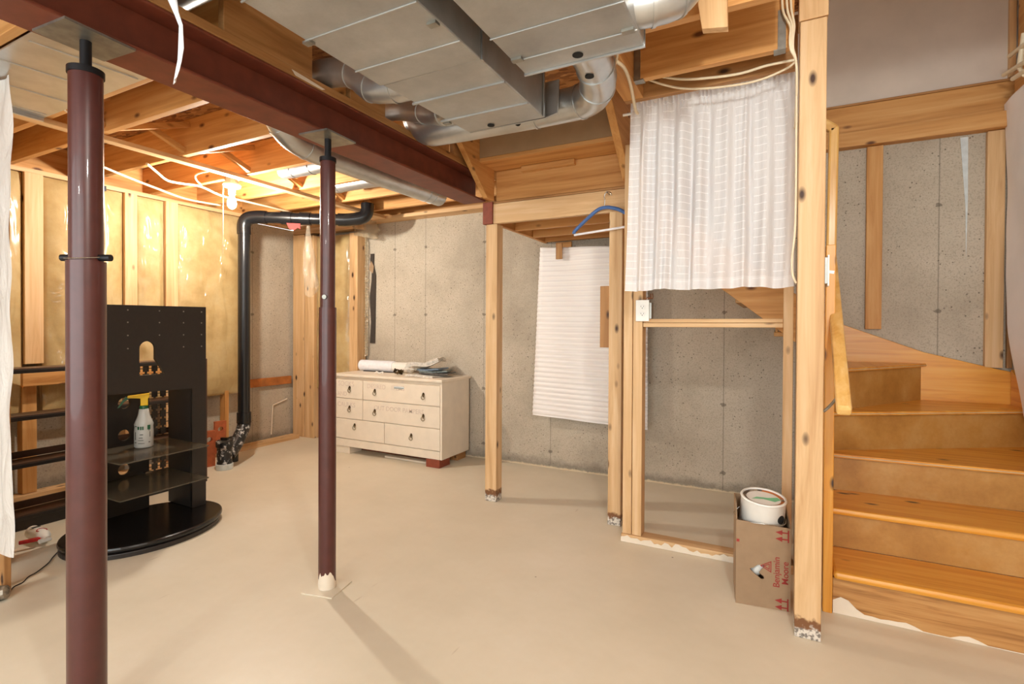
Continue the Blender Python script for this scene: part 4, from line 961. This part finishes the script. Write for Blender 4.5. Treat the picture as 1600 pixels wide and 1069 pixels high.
# curtain
cu = thing('curtain', (-0.31, 2.71, 1.495), 'white sheer checked curtain gathered on a rod in front of the closet partition', 'curtain')
CX0, CX1, CZ0, CZT, CY = -0.688, 0.076, 1.493, 2.484, 2.706
def folds(u, v):
    w = u + 0.055*mnoise.noise((u*5.0, 0.3, 7)) + 0.010*mnoise.noise((u*9, v*2.0, 1))
    a = 0.35 + 1.0*abs(mnoise.noise((u*4.3, v*0.8, 2)))*2.0
    f = math.sin(w*2*PI*8.0)*a*0.8 + 0.35*math.sin(w*2*PI*17+2)*abs(mnoise.noise((u*6, v, 9)))*2 + 0.5*mnoise.noise((u*10, v*1.2, 3))
    return f
def drape(u, v):
    # v: 0 at the hem, 1 at the top of the ruffle
    z = CZ0+(CZT-CZ0)*v
    x0 = CX0-0.026*(1-v); x = x0+(CX1-x0)*u
    amp = 0.020+0.012*(1-v)
    g = math.sin(u*2*PI*31+3.0*mnoise.noise((u*12, 0, 5))*2)
    if v > 0.955:
        y = CY-0.004+0.008*folds(u, v)+0.020*g*min(1, (v-0.955)/0.03)
        z += (0.008*math.sin(u*2*PI*15+2)+0.022*mnoise.noise((u*40, 0, 2)))*((v-0.955)/0.045)
    else:
        pin = min(1, abs(v-0.955)/0.10); y = CY+amp*folds(u, v)*(0.12+0.88*pin)+0.006*g*(1-pin)**2-0.004*(1-pin)
    x += 0.012*mnoise.noise((u*9, v*0.6, 8))*(1-v)
    z += 0.010*mnoise.noise((u*6, 0, 4))*(1-v)*(v < 0.3)
    return (x, y, z)
build('drape', MB().grid(drape, 300, 60, uv=True), M['curtain'], cu, smooth=True, fixn=False)
build('curtain_rod', MB().tube([(-0.735, CY+0.018, 2.437), (0.082, CY+0.018, 2.437)], 0.007, 12), M['white'], cu, 'white curtain rod', smooth=40)

# blue hanger on the header
hg = thing('clothes_hanger', (-1.0, 3.27, 1.94), 'blue clothes hanger with a pale bar hooked on the closet header', 'hanger')
hp = V((-0.998, 3.262, 2.078)); hd = V((-0.90, 0.20, 0)).normalized(); up = V((0, 0, 1))
def hq(a, z): return hp+hd*a+up*z
arm = smooth_path([hq(-0.235, -0.125), hq(-0.225, -0.105), hq(-0.12, -0.032), hq(-0.05, -0.004), hq(0, 0.004), hq(0.05, -0.004), hq(0.12, -0.045), hq(0.225, -0.12), hq(0.235, -0.14)], 6)
build('shoulder', MB().tube(arm, 0.012, 12), M['blue'], hg, 'blue plastic shoulders', smooth=40)
build('cross_bar', MB().tube([hq(-0.232, -0.138), hq(0.232, -0.150)], 0.0075, 10), M['cloth'], hg, 'pale cross bar', smooth=40)
hk = [hq(0, 0.0), hq(0.0, 0.03)]+[hq(-0.024+0.026*math.cos(q), 0.075+0.028*math.sin(q)) for q in [0.4-1.0+(PI+0.6)*k/14 for k in range(15)]]
build('hook', MB().tube(smooth_path(hk, 3), 0.0034, 8), M['chrome'], hg, 'wire hook', smooth=True)
build('nail', MB().tube([(-1.0+0.022, 3.235, 2.176), (-1.0+0.022, 3.312, 2.174)], 0.003, 8), M['zinc'], None, 'nail holding the blue hanger', 'nail')

# ---------------------------------------------------------------- cardboard box with paint can
bxr = thing('cardboard_box', (-0.04, 2.75, 0), 'brown cardboard paint box with red print and a torn hole, beside the big post', 'box')
bu = V((0.227, 0.026, 0)).normalized(); bn = V((bu.y, -bu.x, 0)); B0 = V((-0.155, 2.634, 0.0))
def bq(u, d, z): return B0+bu*u-bn*d+V((0, 0, z))
W, D, HF, HB = 0.230, 0.215, 0.395, 0.455
hole = [(0.058, 0.172), (0.075, 0.180), (0.094, 0.196), (0.118, 0.200), (0.122, 0.190), (0.110, 0.178), (0.098, 0.160), (0.118, 0.146), (0.120, 0.134), (0.108, 0.132), (0.092, 0.144), (0.078, 0.153)]
me = plate([(0, 0), (W, 0), (W, HF-0.012), (W*0.55, HF-0.008), (0, HF)], [hole], 0.004)
build('front_panel', MB().mesh_from(me, frame(bq(0, 0, 0), bu, (0, 0, 1))), M['cardboard'], bxr)
build('side_panel', MB().prism([bq(0.0, 0.003, 0), bq(0.0, D, 0), bq(0.0, D, HB), bq(0.0, 0.04, HB+0.005), bq(0, 0.003, HF)], bu*0.004), M['cardboard'], bxr)
build('side_panel', MB().prism([bq(W, 0.003, 0), bq(W, D, 0), bq(W, D, HB), bq(W, 0.02, HF)], -bu*0.004), M['cardboard'], bxr)
build('back_panel', MB().prism([bq(0, D, 0), bq(W, D, 0), bq(W, D, HB-0.01), bq(0, D, HB)], -bn*0.004), M['cardboard'], bxr)
build('bottom_panel', MB().prism([bq(0.004, 0.004, 0.001), bq(W-0.004, 0.004, 0.001), bq(W-0.004, D-0.004, 0.001), bq(0.004, D-0.004, 0.001)], (0, 0, 0.004)), M['cardboard'], bxr)
def onbox(mesh, u, z, dirx, diry, mat, name, lab=None):
    return build(name, MB().mesh_from(mesh, frame(bq(u, -0.0026, z), dirx, diry)), mat, bxr, lab)
onbox(text_mesh('Benjamin', 0.0385), 0.184, 0.104, (0, 0, 1), -bu, M['ink_red'], 'printed_lettering', 'red printed lettering, reading upwards')
onbox(text_mesh('Moore', 0.0385), 0.220, 0.122, (0, 0, 1), -bu, M['ink_red'], 'printed_lettering', 'second line of red printed lettering')
def flat(polys, name, mat=None):
    mb = MB()
    for p in polys: mb.prism([bq(u, -0.0022, z) for u, z in p], bn*0.0008)
    return build(name, mb, mat or M['ink_red'], bxr)
for zc in (0.345, 0.030):
    pols = [[(0.216, zc-0.028), (0.222, zc-0.028), (0.222, zc+0.028), (0.216, zc+0.028)]]
    for dz in (-0.015, 0.015):
        pols += [[(0.190, zc+dz-0.003), (0.216, zc+dz-0.003), (0.216, zc+dz+0.003), (0.190, zc+dz+0.003)], [(0.166, zc+dz), (0.194, zc+dz-0.012), (0.194, zc+dz+0.012)]]
    flat(pols, 'printed_arrows')
T = [(0.102, 0.195), (0.150, 0.168), (0.150, 0.222)]
c = (sum(p[0] for p in T)/3, sum(p[1] for p in T)/3)
pols = []
def scl(k): return [(c[0]+(p[0]-c[0])*k, c[1]+(p[1]-c[1])*k) for p in T]
for ka, kb in ((1.0, 0.76), (0.56, 0.34)):
    a, b2 = scl(ka), scl(kb)
    for i in range(3): pols.append([a[i], a[(i+1) % 3], b2[(i+1) % 3], b2[i]])
flat(pols, 'printed_emblem'); flat([[(0.002, 0.292), (0.014, 0.292), (0.014, 0.305), (0.002, 0.305)]], 'printed_mark')
build('box_bottle', MB().lathe([(0.026, 0), (0.028, 0.01), (0.028, 0.10), (0.015, 0.12), (0.012, 0.14)], bq(0.115, 0.045, 0.19), (-0.55, 0.1, -0.75), 20), M['white'], None, 'white bottle seen through the torn hole of the cardboard box', 'bottle', smooth=50)

pc = thing('paint_can', (-0.03, 2.75, 0.3), 'white round paint can with a paint-smeared lid in the cardboard box', 'paint can')
PA = V((0.07, -0.12, 1)).normalized(); P0 = bq(0.116, 0.107, 0.352)
build('can_body', MB().lathe([(0.095, 0), (0.098, 0.004), (0.098, 0.128), (0.100, 0.131), (0.102, 0.136), (0.099, 0.141), (0.092, 0.141), (0.090, 0.132)], P0, PA, 40), M['white'], pc, smooth=40)
build('lid', MB().lathe([(0.091, 0.128), (0.091, 0.1345), (0.078, 0.1355), (0.074, 0.131)], P0, PA, 36), M['lid'], pc, 'paint-smeared lid', smooth=40)
pf = frame(P0+PA*0.1315, V((1, 0, 0))-PA*PA.x, PA.cross(V((1, 0, 0))))
mn = plate([(-0.05, -0.03), (0.0, -0.012), (0.05, -0.02), (0.075, 0.012), (0.06, 0.035), (0.02, 0.012), (-0.03, 0.0)], [], 0.0012)
build('green_smear', MB().mesh_from(mn, pf), M['mint'], pc, 'green paint patch on the lid')
bs = V((1, 0.1, 0)).normalized(); bf = V((0.1, -1, 0)).normalized()
bw_ = smooth_path([P0+PA*0.075-bs*0.1, P0+PA*0.045-bs*0.125+bf*0.02, P0+PA*0.036-bs*0.085+bf*0.085, P0+PA*0.042+bf*0.116, P0+PA*0.036+bs*0.085+bf*0.08, P0+PA*0.05+bs*0.10+bf*0.02], 7)
build('bail_handle', MB().tube(bw_, 0.0022, 8), M['chrome'], pc, 'wire handle', smooth=True)
build('handle_ear', MB().lathe([(0.020, 0.096), (0.020, 0.101), (0.013, 0.1025)], P0+PA*0.055, (bs*0.75+bf*0.66), 18), M['blackhole'], pc, 'black handle ear')
build('ink_mark', MB().box(-0.014, 0.014, -0.0995, -0.0985, 0.118, 0.121, Matrix.Translation(P0) @ Matrix.Rotation(0.75, 4, 'Z')), M['ink'], pc)

# ---------------------------------------------------------------- big post, switch, handrail
build('timber_post', MB().box(0.083, 0.180, 2.46, 2.56, 0, 2.578), M['post'][2], None, 'tall square timber post between the curtain and the stairs', 'post', 'timber posts', bevel=0.004)
board('post_cap_block', 0.078, 0.184, 2.455, 2.562, 2.580, 2.698, M['pine'], 'block on the head of the tall post at the upper edge', 'block')
sw = thing('light_switch', (0.19, 2.50, 1.474), 'light switch on the stair side of the tall post', 'switch')
build('switch_box', MB().box(0.181, 0.190, 2.470, 2.53, 1.485, 1.592), M['label'], sw, 'pale blue-grey box')
build('switch_plate', MB().box(0.190, 0.1965, 2.462, 2.538, 1.474, 1.602), M['white'], sw, bevel=0.002)
build('toggle', MB().bar((0.196, 2.50, 1.535), (0.216, 2.50, 1.532), 0.009, 0.012), M['white'], sw)
hr = thing('handrail', (0.25, 2.8, 1.0), 'worn varnished handrail rising from beside the tall post', 'handrail')
build('lower_rail', MB().bar((0.234, 2.28, 0.985), (0.259, 3.20, 1.70), 0.050, 0.046), M['rail'][1], hr, bevel=0.012)
build('upright_rail', MB().bar((0.263, 3.215, 1.68), (0.270, 3.215, 2.37), 0.046, 0.044, (0, 1, 0)), M['rail'][2], hr, bevel=0.010)
build('top_rail', MB().bar((0.278, 3.215, 2.352), (0.19, 3.215, 2.425), 0.046, 0.044, (0, 1, 0)), M['rail'][0], hr, bevel=0.010)
build('bracket', MB().tube(smooth_path([(0.183, 2.48, 0.955), (0.205, 2.46, 0.985), (0.232, 2.40, 1.04)], 5), 0.006, 8), M['zinc'], hr, 'metal bracket')

# ---------------------------------------------------------------- staircase
sr = thing('staircase', (0.75, 3.4, 0), 'orange-stained timber staircase with winding steps at the right', 'staircase')
XL, XR = 0.245, 1.335
def tread(poly, ztop, th, m, lab=None, bev=0.006):
    return build('tread', MB().prism([(x, y, ztop-th) for x, y in poly], (0, 0, th)), m, sr, lab, bevel=bev)
board('riser', XL, XR, 2.748, 2.766, 0.0, 0.162, M['grain'], parent=sr, bevel=0.001)
rp = MB(); rnd = random.Random(2)
edge = [(XL+0.001, 0.001)]+[(XL+0.001+0.03*k, max(0.004, 0.075*math.exp(-k*0.22)+0.012*math.sin(k*0.9)+rnd.uniform(-.006, .010)) if k else 0.06) for k in range(25)]+[(XL+0.75, 0.001)]
rp.prism([(x, 2.7475, z) for x, z in edge], (0, -0.0012, 0))
build('paint_smear', rp, M['cream'], sr, 'cream paint smeared along the lowest riser')
tread([(XL, 2.722), (XR, 2.722), (XR, 3.06), (XL, 3.06)], 0.197, 0.034, M['stain'][0], 'lowest stained tread', 0.014)
board('riser', XL, XR, 3.052, 3.066, 0.197, 0.362, M['mdf'], parent=sr, bevel=0.001)
tread([(XL, 3.026), (XR, 3.026), (XR, 3.42), (XL, 3.42)], 0.396, 0.033, M['stain'][0], 'second stained tread', 0.014)
def riser_line(p, q, z0, z1, off=0.022):
    p, q = V((*p, 0)), V((*q, 0)); d = (q-p).normalized(); nn = V((-d.y, d.x, 0))
    a, b2 = p+nn*off, q+nn*off
    return build('riser', MB().prism([a+V((0, 0, z0)), b2+V((0, 0, z0)), b2+nn*0.014+V((0, 0, z0)), a+nn*0.014+V((0, 0, z0))], (0, 0, z1-z0)), M['mdf'], sr)
n3 = ((XL, 3.362), (XR, 3.40)); n4 = ((XL, 3.395), (XR, 4.075)); n5 = ((0.262, 3.392), (0.905, 4.325))
riser_line(*n3, 0.396, 0.582)
tread([n3[0], n3[1], (XR, 4.12), (XL, 3.43)], 0.600, 0.020, M['stain'][0], 'plywood-edged winder tread', 0.002)
riser_line(*n4, 0.600, 0.803)
tread([n4[0], n4[1], (XR, 4.345), (0.85, 4.345), (0.262, 3.45)], 0.822, 0.020, M['stain'][0], 'corner winder tread', 0.002)
riser_line(*n5, 0.822, 1.046)
tread([n5[0], n5[1], (0.255, 4.345)], 1.066, 0.020, M['stain'][1], 'upper winder tread', 0.002)
board('riser', 0.236, 0.252, 3.40, 4.345, 1.066, 1.262, M['mdf'], parent=sr, bevel=0.001)
ply = MB()
for (p, q), z in ((n3, 0.600), (n4, 0.822), (n5, 1.066)):
    p3, q3 = V((*p, z)), V((*q, z)); d = (q3-p3).normalized(); nn = V((d.y, -d.x, 0))
    ply.prism([p3+nn*0.001-V((0, 0, 0.013)), q3+nn*0.001-V((0, 0, 0.013)), q3+nn*0.001-V((0, 0, 0.008)), p3+nn*0.001-V((0, 0, 0.008))], nn*0.0015)
build('plywood_edge', ply, M['cream_edge'], sr, 'pale plywood layers on the winder edges')
build('newel_board', MB().box(0.205, 0.243, 2.735, 2.79, 0.0, 1.68), M['stain'][2], sr, 'stained newel board behind the tall post', bevel=0.003)
build('side_stringer', MB().prism([(0.212, 2.79, 0.0), (0.212, 3.40, 0.0), (0.212, 3.40, 1.05), (0.212, 2.79, 0.42)], (0.03, 0, 0)), M['stain'][1], sr)
sk = [(0.27, 1.41), (0.432, 1.326), (0.89, 1.143), (1.263, 1.045), (1.332, 1.03), (1.332, 0.70), (0.9, 0.80), (0.27, 1.0)]
build('back_skirt', MB().prism([(x, 4.352, z) for x, z in sk], (0, -0.03, 0)), M['stain'][0], sr, 'knotty skirt board against the concrete', bevel=0.003)
rs_ = [(4.32, 1.045), (4.04, 0.905), (2.74, 0.20), (2.74, 0.0), (3.0, 0.0), (4.32, 0.70)]
build('right_stringer', MB().prism([(1.328, y, z) for y, z in rs_], (0.03, 0, 0)), M['stain'][1], sr, bevel=0.003)
# upper flight rising left behind the curtain
def sz(x): return 1.264+0.80*(0.05-x)
uf = [(0.236, sz(0.236)), (-0.86, sz(-0.86)), (-0.86, sz(-0.86)+0.28), (0.236, sz(0.236)+0.28)]
for y in (3.42, 4.305):
    build('upper_stringer', MB().prism([(x, y, z) for x, z in uf], (0, 0.038, 0)), M['joist'][0], sr, bevel=0.003)
for k in range(5):
    x1 = 0.23-0.215*k; z = 1.275+0.205*k
    board('upper_tread', x1-0.235, x1, 3.458, 4.305, z-0.026, z, M['mdf'], parent=sr)
    board('upper_riser', x1-0.228, x1-0.214, 3.458, 4.305, z, z+0.18, M['mdf'], parent=sr)

# framing on the stairwell wall
board('wall_stud', 0.562, 0.655, 4.322, 4.358, 1.296, 2.568, M['joist'], 'orange stud on the concrete above the winder steps, left', 'stud', 'studs on the stair wall')
board('wall_stud', 1.203, 1.292, 4.322, 4.358, 1.052, 2.568, M['pine'], 'streaky pale stud on the concrete beside the white sheet', 'stud', 'studs on the stair wall')
board('wall_stud', 1.312, 1.338, 4.33, 4.358, 1.052, 2.568, M['dim'], 'narrow strip in the corner behind the white sheet', 'stud', 'studs on the stair wall')
board('top_plate', 0.19, 1.33, 4.275, 4.358, 2.572, 2.672, M['joist'], 'lower plate board on the concrete above the stairs', 'plank')
board('rim_board', 0.19, 1.33, 4.318, 4.358, 2.674, 2.868, M['joist'], 'knotty rim board under the grey drywall above the stairs', 'board')
board('rim_strip', 0.19, 1.33, 4.312, 4.344, 2.869, 2.884, M['dim'], 'thin strip between rim board and grey drywall', 'strip')
board('side_plate', 1.312, 1.358, 2.8, 4.27, 2.674, 2.90, M['joist'], 'board on the side wall at the right border above the white sheet', 'board')
board('corner_trim', 1.30, 1.332, 4.31, 4.344, 2.89, 4.19, M['pine'], 'narrow vertical trim at the right edge of the grey drywall', 'trim')
board('wall_panel', 1.335, 1.358, 2.8, 4.30, 2.902, 4.19, M['joist'], 'orange panel on the side wall at the upper right corner', 'panel')
build('caulk_streak', MB().prism([(1.075, 4.3592, 2.56), (1.115, 4.3592, 2.56), (1.118, 4.3592, 2.15), (1.112, 4.3592, 1.75), (1.106, 4.3592, 2.1)], (0, -0.0015, 0)), M['label'], None, 'pale streak running down the concrete above the stairs', 'streak')
def sheet(u, v):
    z = 0.78+v*1.94; ye = [3.98, 4.10, 4.20, 4.27, 4.305, 4.312, 4.312, 4.312]
    t = v*7; i = min(6, int(t)); y0 = ye[i]+(ye[i+1]-ye[i])*(t-i)
    y = y0-u*0.95; z2 = z+(0.12*u*u if v > 0.9 else 0)
    return (1.285-0.012*math.sin(v*7+u*5)-0.008*mnoise.noise((u*5, v*6, 2)), y, z2)
build('white_sheet', MB().grid(sheet, 20, 60), M['sheet'], None, 'white sheet hung on the side wall at the right border of the stairs', 'sheet', smooth=True)
hk = thing('peg_hanger', (1.24, 3.9, 2.7), 'white plastic peg hanger at the right border above the sheet', 'hanger')
for a, b2 in (((1.20, 4.06, 2.814), (1.20, 3.70, 2.745)), ((1.20, 3.93, 2.735), (1.20, 3.66, 2.69)), ((1.20, 3.98, 2.887), (1.20, 3.70, 2.845))):
    build('peg', MB().tube([a, b2], 0.0125, 12), M['offwhite'], hk, smooth=40)
build('spine', MB().tube([(1.205, 3.86, 2.765), (1.205, 3.80, 2.93)], 0.013, 12), M['offwhite'], hk, smooth=40)
build('spine', MB().tube([(1.205, 3.86, 2.765), (1.205, 3.80, 2.70), (1.31, 3.74, 2.70)], 0.011, 12), M['offwhite'], hk, smooth=40)

# ---------------------------------------------------------------- cables and the cloth strip
def cable(pts, r, label, k=6, group='white cables'):
    return build('cable', MB().tube(smooth_path(pts, k), r, 8), M['cable'], None, label, 'cable', group, smooth=True)
cable([(-0.634, 2.153, 2.452), (-0.606, 2.257, 2.452), (-0.618, 2.418, 2.448), (-0.634, 2.54, 2.43), (-0.650, 2.66, 2.42), (-0.655, 2.76, 2.42), (-0.655, 2.80, 2.30)], 0.008, 'ivory cable dropping behind the left end of the curtain')
cable([(-0.60, 2.13, 2.452), (-0.612, 2.14, 2.42), (-0.635, 2.15, 2.395), (-0.66, 2.155, 2.40), (-0.662, 2.15, 2.43), (-0.645, 2.14, 2.452)], 0.006, 'small ivory cable loop under the duct end, left of the curtain')
cable([(-0.60, 2.50, 2.52), (-0.477, 2.53, 2.462), (-0.374, 2.53, 2.424), (-0.247, 2.53, 2.404), (-0.088, 2.53, 2.398), (0.03, 2.53, 2.425), (0.072, 2.50, 2.44)], 0.005, 'lower of two thin cables sagging above the curtain')
cable([(-0.58, 2.50, 2.53), (-0.477, 2.53, 2.50), (-0.36, 2.53, 2.466), (-0.167, 2.53, 2.446), (-0.037, 2.53, 2.458), (0.074, 2.52, 2.452)], 0.006, 'upper of two thin cables sagging above the curtain')
for i, (dx, w) in enumerate(((-0.016, 'left'), (0.0, 'middle'), (0.014, 'right'))):
    cable([(0.030+dx, 2.385, 2.69), (0.034+dx, 2.382, 2.60), (0.052+dx*0.5, 2.38, 2.53), (0.050+dx*0.4, 2.38, 2.48), (0.052+dx*0.3, 2.385, 2.437), (0.067, 2.40, 2.39), (0.072, 2.45+0.01*i, 2.30)]+([(0.074, 2.475, 1.95), (0.072, 2.475, 1.72), (0.062, 2.47, 1.60), (0.064, 2.47, 1.53), (0.078, 2.48, 1.49)] if i == 2 else [(0.072, 2.53+0.02*i, 2.24), (0.072, 2.64, 2.20)]), 0.0046, '%s cable of the bundle running down beside the tall post' % w)
cable([(-0.40, 2.00, 2.62), (-0.42, 2.0, 2.56), (-0.47, 1.99, 2.50), (-0.53, 1.97, 2.47)], 0.007, 'cable bowing beneath the joist by the bright duct elbow')
# left side cables
cable([(-3.98, 2.06, 2.445), (-4.05, 2.16, 2.425), (-4.16, 2.30, 2.41), (-4.22, 2.45, 2.43), (-4.23, 2.60, 2.445), (-4.25, 2.80, 2.415), (-4.30, 3.09, 2.43), (-4.36, 3.60, 2.445)], 0.009, 'ivory cable looping under the joists left of the bulb')
cable([(-4.33, 1.95, 2.44), (-4.40, 2.146, 2.425), (-4.49, 2.38, 2.415), (-4.64, 2.72, 2.415), (-4.66, 3.05, 2.43)], 0.009, 'ivory cable along the head of the insulated wall')
cable([(-3.79, 2.60, 2.43), (-3.70, 2.58, 2.452), (-3.78, 2.45, 2.475), (-3.88, 2.36, 2.44), (-4.0, 2.42, 2.43), (-4.16, 2.56, 2.44)], 0.006, 'short ivory cable running to the lamp holder')
vc = cable([(-4.86, 2.185, 2.40), (-4.855, 2.195, 2.2), (-4.85, 2.203, 1.963), (-4.85, 2.19, 1.85), (-4.86, 2.165, 1.726)], 0.011, 'ivory cable hanging down the insulated wall right of the near column')
build('cable_clip', MB().box(-4.89, -4.84, 2.165, 2.205, 2.385, 2.425), M['black_iron'], vc, 'black clip')
cable([(-2.9, 1.352, 2.62), (-3.25, 1.355, 2.52), (-3.40, 1.35, 2.46), (-3.43, 1.42, 2.452)], 0.005, 'cut cable end by the joist next to the near column')
cs_ = [(-1.428, 2.70, .010), (-1.428, 2.4, 0.012), (-1.428, 2.16, 0.0135), (-1.41, 2.12, 0.012), (-1.391, 2.083, 0.0075), (-1.391, 2.025, 0.0065), (-1.397, 1.995, 0.004), (-1.406, 1.97, 0.0065), (-1.417, 1.945, 0.013)]
mb = MB(); rows_ = []
for i, (x, z, w) in enumerate(cs_):
    tw = 0.35*math.sin(i*1.4); rows_.append([mb.bm.verts.new(V((x+s*w*math.cos(tw)+0.002, 0.80+s*w*math.sin(tw)+0.004*k, z+(0.006*s if i == len(cs_)-1 else 0)))) for s, k in ((-1, 0), (-0.3, 1), (0.3, 0), (1, 1))])
for a, b2 in zip(rows_, rows_[1:]):
    for k in range(3): mb.bm.faces.new((a[k], a[k+1], b2[k+1], b2[k]))
cl = build('cloth_strip', mb, M['cloth'], None, 'torn white cloth strip hanging in front of the steel beam', 'cloth', smooth=True)
cl.modifiers.new('thickness', 'SOLIDIFY').thickness = 0.002
